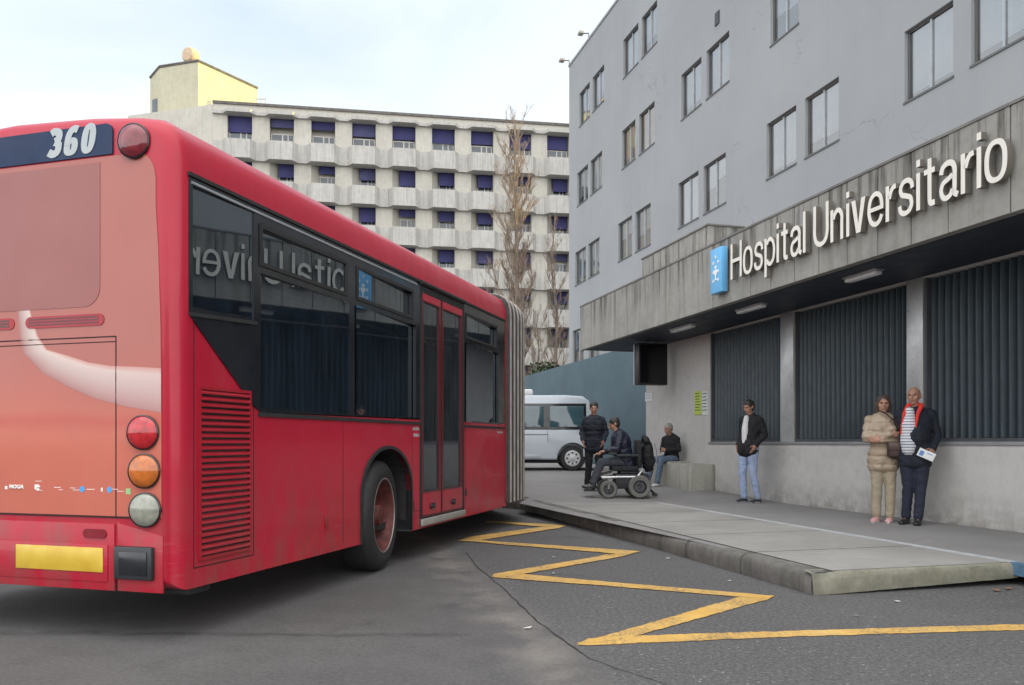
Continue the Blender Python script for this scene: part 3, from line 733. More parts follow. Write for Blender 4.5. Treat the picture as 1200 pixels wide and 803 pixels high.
for (a, b) in ((0, hh*.80), (-.075, hh*.68), (.075, hh*.68), (-.075, hh*.47), (.075, hh*.47), (-.075, hh*.28), (.075, hh*.28)):
    cw.prism([(a-.008, b-.026), (a+.008, b-.026), (a+.008, b-.008), (a+.026, b-.008), (a+.026, b+.008), (a+.008, b+.008), (a+.008, b+.026), (a-.008, b+.026), (a-.008, b+.008), (a-.026, b+.008), (a-.026, b-.008), (a-.008, b-.008)], fnc, .141, .147)
cw.build('emblem', CW, cb)
# display hanging from the soffit
dp, dz1 = hosp(763, 404, .55); dM = MH @ Matrix.Translation((dp, .55, SZ0))
de = empty('hanging_display', 'black double-sided display box hanging under the end of the canopy', 'display', dM)
dh = .88
MB().box(-.11, .11, -.33, .33, -dh-.06, -.06).build('housing', mat('display_black', (.012, .013, .015), .45, var=.1), de, bevel=.012)
MB().box(.10, .135, -.33, .345, -dh-.055, -.065).build('side_frame', ALU, de)
MB().box(-.118, -.111, -.30, .30, -dh-.02, -.10).build('screen', mat('screen_off', (.006, .006, .008), .12, var=0), de)
MB().tube([(0, .12, -.06), (0, .12, 0)], .02).tube([(0, -.12, -.06), (0, -.12, 0)], .02).build('bracket', DGRY, de)
# notices
def notice(name, u0, u1, v0, v1, m, lab, lines=None, lm=None, title=None):
    a1, zt = hosp(u0, v0, .01); a0, zb_ = hosp(u1, v1, .01)
    e = empty(name, lab, 'notice', MH @ Matrix.Translation(((a0+a1)/2, 0, zb_))); hw = (a1-a0)/2; h = zt-zb_
    MB().box(-hw, hw, .003, .012, 0, h).build('sheet', m, e)
    if lines:
        l = MB(); random.seed(len(lab))
        for k in range(lines):
            z = h*(.9-.82*k/lines); wdt = hw*random.uniform(.45, .8); l.box(-wdt, hw*.8, .0125, .0135, z-h*.018, z+h*.018)
        l.build('print', lm, e)
INK = mat('ink', (.05, .07, .06), .8, var=.1); YG = mat('yellow_green_paper', (.50, .62, .10), .7, var=.05); WP = mat('white_paper', (.66, .67, .66), .7, var=.04)
notice('wall_notice', 756, 764.5, 460, 470, WP, 'small white notice on the wall below the black display', 3, INK)
notice('wall_notice', 814, 821.6, 459, 486, YG, 'yellow-green notice on the wall left of the first shutter', 7, INK)
notice('wall_notice', 822.4, 829.5, 459, 486.5, WP, 'white notice with icons directly right of the yellow-green one', 6, INK)
# boundary wall in dark teal continuing the front
tw = MB(); tw.box(TW-1, ht(604, -1.5)+6, -1.78, -1.5, 0, 3.97); two = tw.build('boundary_wall', TEAL, None, M=MH, bevel=.01)
tag(two, 'tall dark teal wall behind the minibus and the wheelchair group', 'wall')
# roof floodlights
for (u, v, lb) in ((690, 27, 'upper'), (663, 65, 'lower')):
    t, z = fz(u, v); 
    if lb == 'lower': t = TC
    e = empty('floodlight', 'small floodlight on the roof edge of the hospital, %s of the two' % lb, 'lamp', MH @ Matrix.Translation((t, FO, ZR+.09)), 'floodlights on the roof edge')
    MB().tube([(0, 0, 0), (0, 0, .18), (.2, .22, .24)], .022).build('arm', DGRY, e)
    MB().box(.08, .34, .14, .34, .20, .31).build('lamp_head', mat('lamp_head_grey', (.35, .34, .30), .5), e, bevel=.02)
# concrete bench blocks
tB = ht(838, 0); CONB = concrete('bench_concrete', (.34, .33, .29), (.44, .43, .38), .3, None, .12, 2)
zb0 = zs(15.8); ztop = zb0+.50
for (a, b, o1, zz_, lb) in ((tB, tB+1.0, .52, ztop, 'near long concrete block bench against the wall by the yellow-green notice'), (tB+1.02, tB+2.2, .50, ztop+.03, 'far short concrete block bench behind the longer block, under the sitting man')):
    c = H3((a+b)/2, 0); o = MB().box(a, b, .012, o1, 0, zz_).build('bench_block', CONB, None, M=MH, bevel=.015); tag(o, lb, 'bench', 'concrete bench blocks along the wall')

# =================================================================== BEIGE WARD BUILDING (background)
gC = Vector((-24.9, 68, 0)); gd = Vector((.986, .164, 0)).normalized(); gn = Vector((gd.y, -gd.x, 0))   # gn towards camera
MG = Matrix(((gd.x, -gn.x, 0, gC.x), (gd.y, -gn.y, 0, gC.y), (0, 0, 1, 0), (0, 0, 0, 1)))   # local x along, local y away from the camera
BEI = concrete('beige_render', (.44, .42, .37), (.53, .51, .45), .14, None, 0, .25)
PAR = concrete('parapet_concrete', (.40, .39, .36), (.48, .47, .435), .3, None, 0, .4)
BLU = mat('violet_blind', (.046, .046, .145), .8, var=.25, nscale=.6); BLU2 = mat('faded_violet_blind', (.075, .075, .17), .85, var=.3, nscale=.6)
WFR = mat('white_frame', (.55, .54, .50), .6, var=.08); GL2 = mat('far_glass', (.06, .075, .09), .08, var=.5, nscale=.35, spec=.8)
DRK = mat('ledge_dark', (.12, .11, .10), .9, var=.3)
wb = empty('ward_building', 'long beige ward building with rows of scalloped balconies and violet blinds behind the bus', 'building', MG)
def gs(u, v):
    r = ray(u, v); k = gC.dot(gn)/r.dot(gn); p = r*k-gC; return p.dot(gd), CH+r.z*k
bays = [gs(u, 300)[0] for u in (281, 330, 378, 426, 473.5, 520, 565, 609, 654)]
pitch = (bays[-1]-bays[0])/8; bays = [bays[0]+pitch*i for i in range(11)]
GL_ = bays[-1]+pitch*.6; TOPZ = 29.6
fl = [26.45-3.38*i for i in range(8)]                      # parapet tops
def orect(b, i):
    z = fl[i]; return (b-1.0, b+1.0, z-.35, z+(2.35 if i == 0 else 2.0))
rects = [orect(b, i) for i in range(7) for b in bays]
gwm = MB(); fng = lambda a, d, b: (a, -d, b)
dep = 1.0
grid_wall(gwm, -.2, GL_, 0, TOPZ, rects, 0, dep, fng)
gwm.quad((-.2, 0, TOPZ), (GL_, 0, TOPZ), (GL_, 14, TOPZ), (-.2, 14, TOPZ)); gwm.quad((GL_, 0, 0), (GL_, 14, 0), (GL_, 14, TOPZ), (GL_, 0, TOPZ))
for r in rects: gwm.quad((r[0], dep+.0, r[2]), (r[1], dep, r[2]), (r[1], dep, r[3]), (r[0], dep, r[3]))
gwm.build('wall', BEI, wb)
MB().box(-.2, GL_, -.12, .3, TOPZ, TOPZ+.22).build('roof_edge', DRK, wb)
wf = MB(); wf.box(-.95, .95, -.05, .0, -.9, -.80); wf.box(-.95, .95, -.05, 0, .42, .5); wf.box(-.95, -.87, -.05, 0, -.8, .42); wf.box(.87, .95, -.05, 0, -.8, .42); wf.box(-.05, .05, -.05, 0, -.8, .42); wf.box(.42, .5, -.05, 0, -.8, .42)
wfm = wf.mesh('window', WFR); pm = MB().box(-.87, .87, -.03, -.01, -.8, .42).mesh('pane', GL2)
bl_s = MB(); 
for k in range(7): bl_s.box(-.98, .98, -.02-.01*(k % 2), .01, -.17*k-.17, -.17*k)
blm = bl_s.mesh('blind', BLU); blm2 = blm.copy(); blm2.materials[0] = BLU2
random.seed(3)
splm = {}
sp_ = MB().prism([(-.998, -.002), (-.28, dep-.004), (-.998, dep-.004)], lambda p, q, d: (p, q, d), 0, 2.349).mesh('splayed_jamb', BEI)
for i in range(7):
    for j, b in enumerate(bays):
        z = fl[i]; top = orect(b, i)[3]
        sx1, dx, yw = (1, 0, .62) if i == 0 else (.68, .33, dep-.06)
        if i: link('splayed_jamb', sp_, wb, Matrix.Translation((b, 0, z-.35)) @ Matrix.Diagonal((1, 1, 1, 1)))
        wo = link('window', wfm, wb, Matrix.Translation((b+dx, yw, z+.62)) @ Matrix.Diagonal((sx1, 1, 1, 1))); link('pane', pm, wo)
        link('blind', blm2 if random.random() < .15 else blm, wb, Matrix.Translation((b+dx, .45 if i == 0 else dep-.42, top-.02)) @ Matrix.Diagonal((sx1, 1, random.choice([.9, 1, 1, 1.05, 1.2, .8, 1.0, .95, 1.12, .6]), 1)))
def scallop(z0, z1, thick, out=1.0, name='parapet', m=PAR):
    mb = MB(); pl = []
    for b in [bays[0]-pitch]+bays:
        if b > bays[0]-.1: pl += [(b-1.35, -.28*out), (b-.95, -.95*out), (b+.95, -.95*out), (b+1.35, -.28*out)]
    pl = [(-.2, -.28*out)]+pl+[(GL_, -.28*out)]
    n = len(pl); vs = []
    for (x, y) in pl: vs += [(x, y, z0), (x, y, z1), (x, y+thick, z1), (x, y+thick, z0)]
    fs = [(4*i+a, 4*i+(a+1) % 4, 4*(i+1)+(a+1) % 4, 4*(i+1)+a) for i in range(n-1) for a in range(4)]; fs += [(0, 1, 2, 3), tuple(4*(n-1)+a for a in range(4))]
    mb.add(vs, fs)
    # slab below
    mb.prism(pl+[(GL_, .2), (-.2, .2)], lambda a, b, d: (a, b, d), z0-.14, z0+.003); return mb.build(name, m, wb)
for i in range(7): scallop(fl[i]-1.42, fl[i], .16)
scallop(fl[0]+2.42, fl[0]+2.55, .12, .85, 'cornice', PAR)
# plain left end and stair tower
def wl_(x, y, z=0): return MG.inverted() @ Vector((x, y, z))
lf = MB(); p0 = Vector((-24.9-.05, 68, 0)); cdir = Vector((-.96, .28, 0)); p1 = p0+cdir*(1.0)
def atu(u, p, d):
    r = (u-CU)/F; k = (r*p.y-p.x)/(d.x-r*d.y); return p+d*k
e1 = atu(176, p0, cdir); e2 = atu(150, p0, cdir); back = Vector((.28, .96, 0))*13
poly = [p0, e2, e2+back, p0+back+Vector((6, 0, 0))]; pl = [wl_(p.x, p.y) for p in poly]
lf.prism([(p.x, p.y) for p in pl], lambda a, b, d: (a, b, d), 0, 29.55); lf.build('end_block', BEI, wb)
cT = Vector((-27.1, 70, 0)); tl = atu(187, cT, cdir); tll = tl+Vector((-.6, 1.4, 0)); tll = atu(176, tl, Vector((-.85, .53, 0))); td = Vector((.52, .85, 0)); tr = cT+td*6.5
ptw = [cT, tl, tll, tll+td*6, tr]; ptl = [wl_(p.x, p.y) for p in ptw]
zt_ = lambda p, v: CH+(CV-v)/F*p.y
tops = [zt_(cT, 72), zt_(tl, 79), zt_(tll, 92), zt_(tll, 92), zt_(tr, 104)]
n = len(ptl); tw_ = MB(); vs = [(p.x, p.y, 29.5) for p in ptl]+[(p.x, p.y, z) for p, z in zip(ptl, tops)]
tw_.add(vs, [(i, (i+1) % n, n+(i+1) % n, n+i) for i in range(n)]+[tuple(range(n)), tuple(range(n, 2*n))])
tower = tw_.build('stair_tower', concrete('tower_render_sun_tint', (.42, .40, .29), (.49, .47, .35), .12, None, 0, .25), wb)  # render tinted ochre to strengthen the yellow sunlight on the tower
edge = MB(); edge.tube([Vector(v)+Vector((0, 0, .06)) for v in [vs[n+2], vs[n+1], vs[n], vs[n+4]]], .13, 5); edge.build('roof_edge', DRK, tower)
q = wl_(*(tl.lerp(tll, .5).to_tuple())); 
ow = MB(); pA = tl.lerp(tll, .25); pB = tl.lerp(tll, .75); nn = Vector((-.94, -.35, 0))*-.0
a_ = wl_(pA.x, pA.y-.06); b_ = wl_(pB.x, pB.y-.06); ow.quad((a_.x, a_.y, 30.2), (b_.x, b_.y, 30.2), (b_.x, b_.y, 31.4), (a_.x, a_.y, 31.4)); ow.build('window', GL2, tower)
# round tank on the tower
tp = atu(224, Vector((-27.6, 71, 0)), cdir); 
te = empty('roof_tank', 'round beige tank standing on the stair tower roof against the sky', 'tank', tm(tp.x, tp.y, zt_(tp, 76)-.1, R(-20)))
MB().lathe([(.01, -.55), (.55, -.5), (.68, -.35), (.70, 0), (.68, .35), (.55, .5), (.01, .55)], Matrix.Translation((0, 0, .85)) @ Matrix.Rotation(R(90), 4, 'Z'), 28).build('drum', mat('tank_beige', (.50, .38, .26), .7, var=.15), te, smooth=40)
MB().box(-.5, .5, -.35, .35, 0, .2).build('cradle', DRK, te)
# lattice aerials by the sunlit tower
ae = ground(306, 120, 0); ax = Vector(((306-CU)/F*72, 72, 29.6))
aer = empty('roof_aerial', 'thin metal aerial frame on the roof right of the sunlit tower', 'aerial', tm(ax.x, ax.y, ax.z))
al = MB()
for x in (-.42, 0, .42): al.tube([(x, 0, 0), (x, 0, 2.1)], .045, 5)
for z in (.5, 1.3, 2.05): al.tube([(-.42, 0, z), (.42, 0, z)], .035, 5)
al.build('lattice', mat('galvanised', (.30, .30, .30), .5, .5), aer)

# =================================================================== TREES
BARK = mat('poplar_bark', (.20, .165, .13), .9, var=.3, nscale=3); TWIG = mat('poplar_twig', (.24, .18, .135), .9, var=.25)
def poplar(name, X, Y, z0, Ht, seed, label, spread=1.0, tw=1.0):
    random.seed(seed); e = empty(name, label, 'tree', tm(X, Y, z0), 'bare trees in front of the ward building')
    tk = MB(); pts = []; n_ = 14
    for i in range(n_+1):
        f = i/n_; pts.append(Vector((noise.noise(Vector((seed, f*3, 0)))*.5*f*2, noise.noise(Vector((f*3, seed, 2)))*.4, Ht*f*.97)))
    tk.tube(pts, [max(.02, .24*Ht/21*(1-i/n_)**1.1+.015) for i in range(n_+1)], 8); tk.build('trunk', BARK, e, smooth=60)
    cr = MB()
    def branch(p, d, L, r, lev):
        k = 5 if lev < 2 else 3; q = [p]; dd = d.copy()
        for i in range(k):
            dd = (dd+Vector((random.uniform(-.16, .16), random.uniform(-.16, .16), .10))).normalized(); q.append(q[-1]+dd*L/k)
        cr.tube(q, [max(.0055, r*(1-i/(k+.5))) for i in range(k+1)], 4 if lev < 2 else 3, caps=False)
        if lev >= 3: return
        nb = [8, 5, 5][lev] if lev < 3 else 0
        for j in range(int(nb*tw)):
            f = random.uniform(.15, 1); a = q[min(k-1, int(f*k))].lerp(q[min(k, int(f*k)+1)], random.random())
            az = random.uniform(0, 6.28); side = Vector((math.cos(az), math.sin(az), random.uniform(.1, .6))); nd = (dd*1.1+side*.75).normalized()
            branch(a, nd, L*random.uniform(.32, .5), max(.008, r*.5), lev+1)
    nb = int(50*Ht/21)
    for i in range(nb):
        f = .14+.84*(i/nb)**.85; z = f*n_; a = pts[int(z)].lerp(pts[min(n_, int(z)+1)], z-int(z)); az = i*2.4+random.uniform(-.5, .5)
        L = spread*Ht*.19*(1-.62*f)*random.uniform(.75, 1.2)*(1.0 if f > .25 else .75)
        branch(a, Vector((math.cos(az)*.62, math.sin(az)*.62, 1.0)).normalized(), L, .075*(1-.6*f)*Ht/21, 0 if f < .85 else 1)
    cr.build('crown', TWIG, e, weld=False, recalc=False)
poplar('poplar_tree', .25, 50, .4, 21.3, 4, 'tall bare poplar with sunlit top in front of the ward building')
poplar('poplar_tree', 2.75, 52, .4, 15.8, 9, 'shorter bare tree beside the hospital corner, right of the tall poplar', .7, .8)
poplar('poplar_tree', 1.2, 38, .4, 7.0, 12, 'low bare young tree just above the far end of the teal wall', 1.3, .8)
# dark evergreen shrub behind the boundary wall
def shrub(X, Y, z0, rx, h, label, n=2600, seed=2):
    random.seed(seed); e = empty('evergreen_shrub', label, 'shrub', tm(X, Y, z0)); mb = MB()
    MB().tube([(0, 0, 0), (.1, 0, h*.5), (0, .1, h*.85)], [.12, .07, .02], 6).build('trunk', BARK, e)
    for i in range(n):
        az = random.uniform(0, 6.28); zz = random.uniform(.1, 1); rr = rx*math.sqrt(random.random())*(1-.6*(zz-.2)**2)*(1+.35*noise.noise(Vector((math.cos(az)*2, math.sin(az)*2, zz*3))))
        c = Vector((rr*math.cos(az), rr*math.sin(az), zz*h*(1+.1*noise.noise(Vector((rr, az, 3)))))); d = Vector((random.gauss(0, 1), random.gauss(0, 1), random.gauss(0, 1))).normalized(); s = d.cross(Vector((.2, .5, 1))).normalized()
        L = random.uniform(.06, .13); mb.quad(c-s*L*.5, c+d*L*.8, c+s*L*.5, c-d*L*.8)
    mb.build('foliage', mat('evergreen_leaf', (.045, .075, .028), .7, var=.45, nscale=1.5), e, weld=False, recalc=False)
shrub(1.45, 36.5, .4, 1.0, 4.3, 'dark evergreen shrub rising above the far end of the teal wall')

# =================================================================== BUS
def bus_paint(name, col, dirt=.6, up=None):
    m, nt, b = nodes(name); v = coords(nt); xyz = sepxyz(nt, v)
    base = ramp(nt, nz(nt, v, .8, 4), [(.3, [c*.93 for c in col]), (.7, [min(1, c*1.06) for c in col])])
    if up:
        base = mix(nt, ramp(nt, mth(nt, 'ADD', mth(nt, 'MULTIPLY', xyz[2], .5), mth(nt, 'MULTIPLY', nz(nt, v, 1.2, 3), .25)), [(.75, 0), (1.25, 1)]), base, up)
        zb2 = mth(nt, 'ABSOLUTE', mth(nt, 'ADD', mth(nt, 'SUBTRACT', xyz[2], 1.33), mth(nt, 'MULTIPLY', mth(nt, 'SUBTRACT', nz(nt, v, 1.5, 3), .5), .15)))
        base = mix(nt, mth(nt, 'MULTIPLY', mth(nt, 'SUBTRACT', 1, mth(nt, 'MULTIPLY', zb2, 14), True), .45), base, (.42, .05, .04))
    low = mth(nt, 'ADD', .10, mth(nt, 'MULTIPLY', mth(nt, 'SUBTRACT', 1.15, xyz[2], True), 1.3, True), True)
    scr = nz(nt, coords(nt, (1, 1.2, 22)), 3.0, 5, .8)
    d = mth(nt, 'MULTIPLY', low, ramp(nt, nz(nt, coords(nt, (3, 3, 1.2)), 2.2, 6, .65), [(.38, 0), (.7, dirt)]))
    base = mix(nt, d, base, (.16, .075, .06))
    base = mix(nt, ramp(nt, nz(nt, coords(nt, (5, 5, .5)), 2, 5, .6), [(.5, 0), (.8, .08)]), base, (.24, .12, .10))
    base = mix(nt, mth(nt, 'MULTIPLY', ramp(nt, scr, [(.60, 0), (.68, .22)]), low), base, (.50, .30, .28))
    lk(nt, base, b.inputs['Base Color']); b.inputs['Coat Weight'].default_value = .22; b.inputs['Coat Roughness'].default_value = .06; b.inputs['Specular IOR Level'].default_value = .3
    lk(nt, ramp(nt, nz(nt, v, 3, 5), [(.3, .30), (.7, .46)]), b.inputs['Roughness'])
    bump(nt, b, nz(nt, v, 1.7, 3), .30, .02); return m
RED = bus_paint('bus_red', (.41, .010, .032)); REDD = bus_paint('bus_red_trim', (.33, .010, .022), .4); MAR = bus_paint('door_maroon', (.085, .010, .014), .4)
AD = bus_paint('advert_salmon', (.48, .122, .080), .2, (.37, .115, .095)); ADW = bus_paint('advert_window_film', (.27, .090, .082), 0)
BLK = mat('black_gloss', (.012, .014, .018), .18, var=.2, spec=.6); RUB = mat('black_rubber', (.018, .018, .019), .7, var=.25, nscale=12)
BGL = glassmat('bus_glass', (.13, .17, .21), 2.4, .006, .07, (.88, .95, 1), .050, (.14, .22, .32))
DGL = glassmat('door_glass', (.40, .44, .45), 1.7, .01, .06, (.9, .95, 1), .06, (.35, .40, .45))
NAVY = mat('navy_panel', (.012, .028, .075), .5, var=.1, spec=.25); TXT = mat('fleet_number_grey', (.38, .42, .43), .5, var=.04)
INT = mat('bus_interior', (.045, .05, .055), .8, var=.3); SEAT = mat('seat_blue', (.03, .06, .14), .6); POLE = mat('pole_yellow', (.60, .45, .06), .35, var=.05)
bus = empty('articulated_bus', 'red articulated city bus with salmon advert on its rear, numbered 360', 'bus', MBUS)
LB = bs(593, 480)[0]; ZB = .33
BWID = 2.5
zlow = bs(225, 691)[1]
prof = [(0, .31), (0, 2.88), (-.008, 2.96), (-.03, 3.03), (-.075, 3.09), (-.15, 3.135), (-.30, 3.165), (-.65, 3.20), (-1.25, 3.225)]
prof += [(-BWID-x, z) for x, z in prof[:-1][::-1]]
def shell(y0, y1, name='body', rear=True):
    mb = MB(); n = len(prof); vs = [(x, y0, z) for x, z in prof]+[(x, y1, z) for x, z in prof]
    mb.add(vs, [(i, (i+1) % n, n+(i+1) % n, n+i) for i in range(n)]+[tuple(range(n)), tuple(range(n, 2*n))])
    me = mb.mesh(name, RED)
    if rear:
        bm = bmesh.new(); bm.from_mesh(me)
        es = [e for e in bm.edges if all(abs(v.co.y-y0) < 1e-4 for v in e.verts)]
        bmesh.ops.bevel(bm, geom=es, offset=.11, segments=7, affect='EDGES', profile=.5, clamp_overlap=True)
        bmesh.ops.recalc_face_normals(bm, faces=bm.faces); bm.to_mesh(me); bm.free()
    return link(name, me, bus)
YR = -.12
body = shell(YR, LB)
def cutbox(x0, x1, y0, y1, z0, z1): return link('cut', MB().box(x0, x1, y0, y1, z0, z1).mesh('c', RED), bus)
def cutprism(poly, x0, x1): return link('cut', MB().prism(poly, lambda a, b, d: (d, a, b), x0, x1).mesh('c', RED), bus)
def S(*pts): return [bs(u, v) for u, v in pts]
zt0, zt1 = bs(215, 207)[1], bs(592, 375)[1]; zb_ = bs(305, 484)[1]; zbb = bs(585, 496)[1]
ZT = zt0*.75+zt1*.25-.012; print('bus band', zt0, zt1, zb_, zbb, LB, zlow, bs(225, 691), bs(590, 598))
yA = max(-.008, bs(216, 300)[0]); yB = bs(302, 480)[0]; yL = bs(591, 480)[0]; zd = bs(221, 368)[1]
band = [(yA, zd), (yA, ZT), (yL, ZT), (yL, zbb), (yB+.03, zb_), (yB-.01, zb_+.02)]
dy0 = bs(492.5, 500)[0]; dy1 = bs(543, 500)[0]; dzt = ZT-.075; dzb = bs(515, 608)[1]
ya = bs(450, 600)[0]; wc = bs(449, 600)[0]; WR = .515
wy0 = bs(424, 640)[0]; wy1 = bs(481, 620)[0]; wzt = bs(455, 526)[1]; wcy = (wy0+wy1)/2
print('arch', wy0, wy1, wzt, 'door', dy0, dy1, dzt, dzb)
arch = [(wy0, .2)]+[(wcy-(wy1-wy0)/2*math.cos(t*math.pi/16)**1, wzt-.42+.42*math.sin(t*math.pi/16)) for t in range(17)]+[(wy1, .2)]
inner = link('cut', MB().prism([(-.05, .42), (-.05, 2.78), (-.2, 3.0), (-BWID+.2, 3.0), (-BWID+.05, 2.78), (-BWID+.05, .42)], lambda a, b, d: (a, d, b), 1.35, LB-.03).mesh('c', INT), bus)
cs = [inner, cutprism(band, -.3, .2), cutprism([(dy0, dzb), (dy0, dzt+.03), (dy1, dzt+.03), (dy1, dzb)], -.3, .2), cutprism(arch, -.66, .2), cutprism(arch, -BWID-.2, -BWID+.5),
      cutbox(-BWID-.2, -BWID+.3, 1.4, LB-.2, zb_, ZT)]
boolean(body, cs); setsmooth(body.data, 38); body.name = 'body'
body.data.materials.clear(); body.data.materials.append(RED); body.data.materials.append(INT)
for p in body.data.polygons:
    c = p.center; n_ = p.normal
    if (-BWID+.04 < c.x < -.04 and 1.3 < c.y < LB-.01 and .35 < c.z < 3.02 and abs(n_.x)+abs(n_.y)+abs(n_.z) > 0):
        p.material_index = 1
# window band, trim and panes (x = side plane)
fx = lambda a, b, d: (d, a, b)
def rect4(u0, u1, v00, v10, v01, v11): return S((u0, v00), (u1, v10), (u1, v11), (u0, v01))
def yu(u): return bs(u, 500)[0]
hz0 = (bs(305, 271)[1]+bs(405, 312)[1])/2; hz1 = (bs(305, 306)[1]+bs(405, 347)[1])/2
print('hopper', hz0, hz1, bs(417, 317), bs(482, 372))
zbp = zb_+.035
pane_hopper = [(yu(306), yu(404), hz1, hz0), (yu(419), yu(482), hz1, hz0), (yu(546), yu(581), hz1-.0, hz0-.0)]
ypanes = [(yu(305), yu(409), zbp, hz1-.075), (yu(416), yu(487), zbp, hz1-.075), (yu(545), yu(584), zbp, hz1-.075)]
yR = yu(297)
paneA = [(yA+.035, zd+.05), (yA+.035, ZT-.05), (yR, ZT-.05), (yR, bs(297, 377)[1]+.01)]
tri = [(yA+.03, zd-.03), (yR+.02, bs(300, 381)[1]-.03), (yR+.02, zb_+.03), (yB-.04, zb_+.03)]
holes = [[(a, c), (a, d), (b, d), (b, c)] for (a, b, c, d) in pane_hopper+ypanes]+[paneA]
dh = [(dy0-.01, zbb+.001), (dy0-.01, dzt+.04), (dy1+.01, dzt+.04), (dy1+.01, zbb+.001)]
outer = [(yA, zd), (yA, ZT), (yL, ZT), (yL, zbb), (dy1+.01, zbb), (dy1+.01, dzt+.04), (dy0-.01, dzt+.04), (dy0-.01, zbb), (yB+.03, zb_), (yB-.01, zb_+.02)]
wbn = MB().prism(outer, fx, -.03, .004, holes=holes); wband = wbn.build('window_band', BLK, bus)
# blank corner panel below the first pane
MB().prism(tri, fx, .004, .009).build('corner_panel', BLK, bus)
tr_ = MB()
tr_.prism([(yA-.01, ZT-.004), (yA-.01, ZT+.018), (yL, ZT+.018), (yL, ZT-.004)], fx, -.01, .018)      # rain gutter
tr_.prism([(yA+.0, zd-.012), (yA, zd+.012), (yR+.03, bs(300, 379)[1]+.012), (yR+.03, bs(300, 379)[1]-.012)], fx, .004, .012)
tr_.prism([(yB, zb_-.025), (yB, zb_+.003), (dy0-.02, zb_+.003), (dy0-.02, zb_-.025)], fx, -.01, .012)
tr_.prism([(dy1+.02, zb_-.025), (dy1+.02, zb_+.003), (yL, zb_+.003), (yL, zb_-.025)], fx, -.01, .012)
tr_.build('window_trim', RUB, bus)
gtr = MB(); gtr.prism([(yA+.02, ZT-.045), (yA+.02, ZT-.03), (dy0-.1, ZT-.03), (dy0-.1, ZT-.045)], fx, .003, .011); gtr.build('light_trim', ALU, bus)
YW = math.tan(R(1.3))
for poly in [[(a, c), (a, d), (b, d), (b, c)] for (a, b, c, d) in pane_hopper+ypanes]+[paneA]:
    ym_ = (min(p[0] for p in poly)+max(p[0] for p in poly))/2
    yw_ = YW if ym_ < yu(412) else -YW*1.7
    facing(MB().sheet(poly, lambda p, q: (yw_*(p-ym_)-.012, p, q)).build('window_pane', BGL, bus, recalc=False), (1, 0, 0))
for (a, b, c, d) in pane_hopper:
    e = .028; o = [(a-e, c-e), (a-e, d+e), (b+e, d+e), (b+e, c-e)]; h = [(a, c), (a, d), (b, d), (b, c)]
    MB().prism(o, fx, .004, .014, holes=[h]).build('window_frame', RUB, bus)
# far side glazing
facing(MB().sheet([(1.4, zb_), (LB-.2, zb_), (LB-.2, ZT), (1.4, ZT)], lambda p, q: (-BWID+.015, p, q)).build('window_pane', BGL, bus, recalc=False), (-1, 0, 0))
fb = MB()
for k in range(5): fb.box(-BWID-.004, -BWID+.03, 1.35+k*1.25, 1.45+k*1.25, zb_, ZT)
fb.build('window_band', BLK, bus)
# interior: floor, seats, poles
it = MB(); it.box(-BWID+.68, -.68, 1.36, LB-.05, .43, .50); it.box(-.68, -.06, wy1+.06, LB-.05, .43, .50); it.box(-.8, -.06, 1.36, wy0-.05, .5, .78); it.box(-.8, -.68, wy0-.05, wy1+.05, .5, .78); it.box(-BWID+.06, -1.7, 1.36, LB-.2, .5, .78); it.build('floor', INT, bus)
seatb = MB()
def seat(x, y, z):
    seatb.box(x-.22, x+.22, y-.2, y+.22, z+.38, z+.46); seatb.box(x-.22, x+.22, y-.24, y-.18, z+.44, z+1.02); seatb.box(x-.05, x+.05, y-.1, y+.1, z, z+.38)
for y in (1.9, 2.65, 3.4):
    for x in (-.38, -2.1): seat(x, y, .78)
for y in (4.15, 5.0, 5.8): seat(-2.1, y, .78)
seatb.build('seats', SEAT, bus, bevel=.02)
plb = MB()
for (x, y) in ((-.75, 1.75), (-.75, 3.1), (-1.0, dy0+.05), (-.9, dy1+.1), (-1.7, 2.5), (-1.7, 4.6)): plb.tube([(x, y, .5), (x, y, 3.0)], .018, 8)
plb.tube([(-.75, 1.4, 2.45), (-.75, LB-.2, 2.45)], .018, 8); plb.build('handrail', POLE, bus)
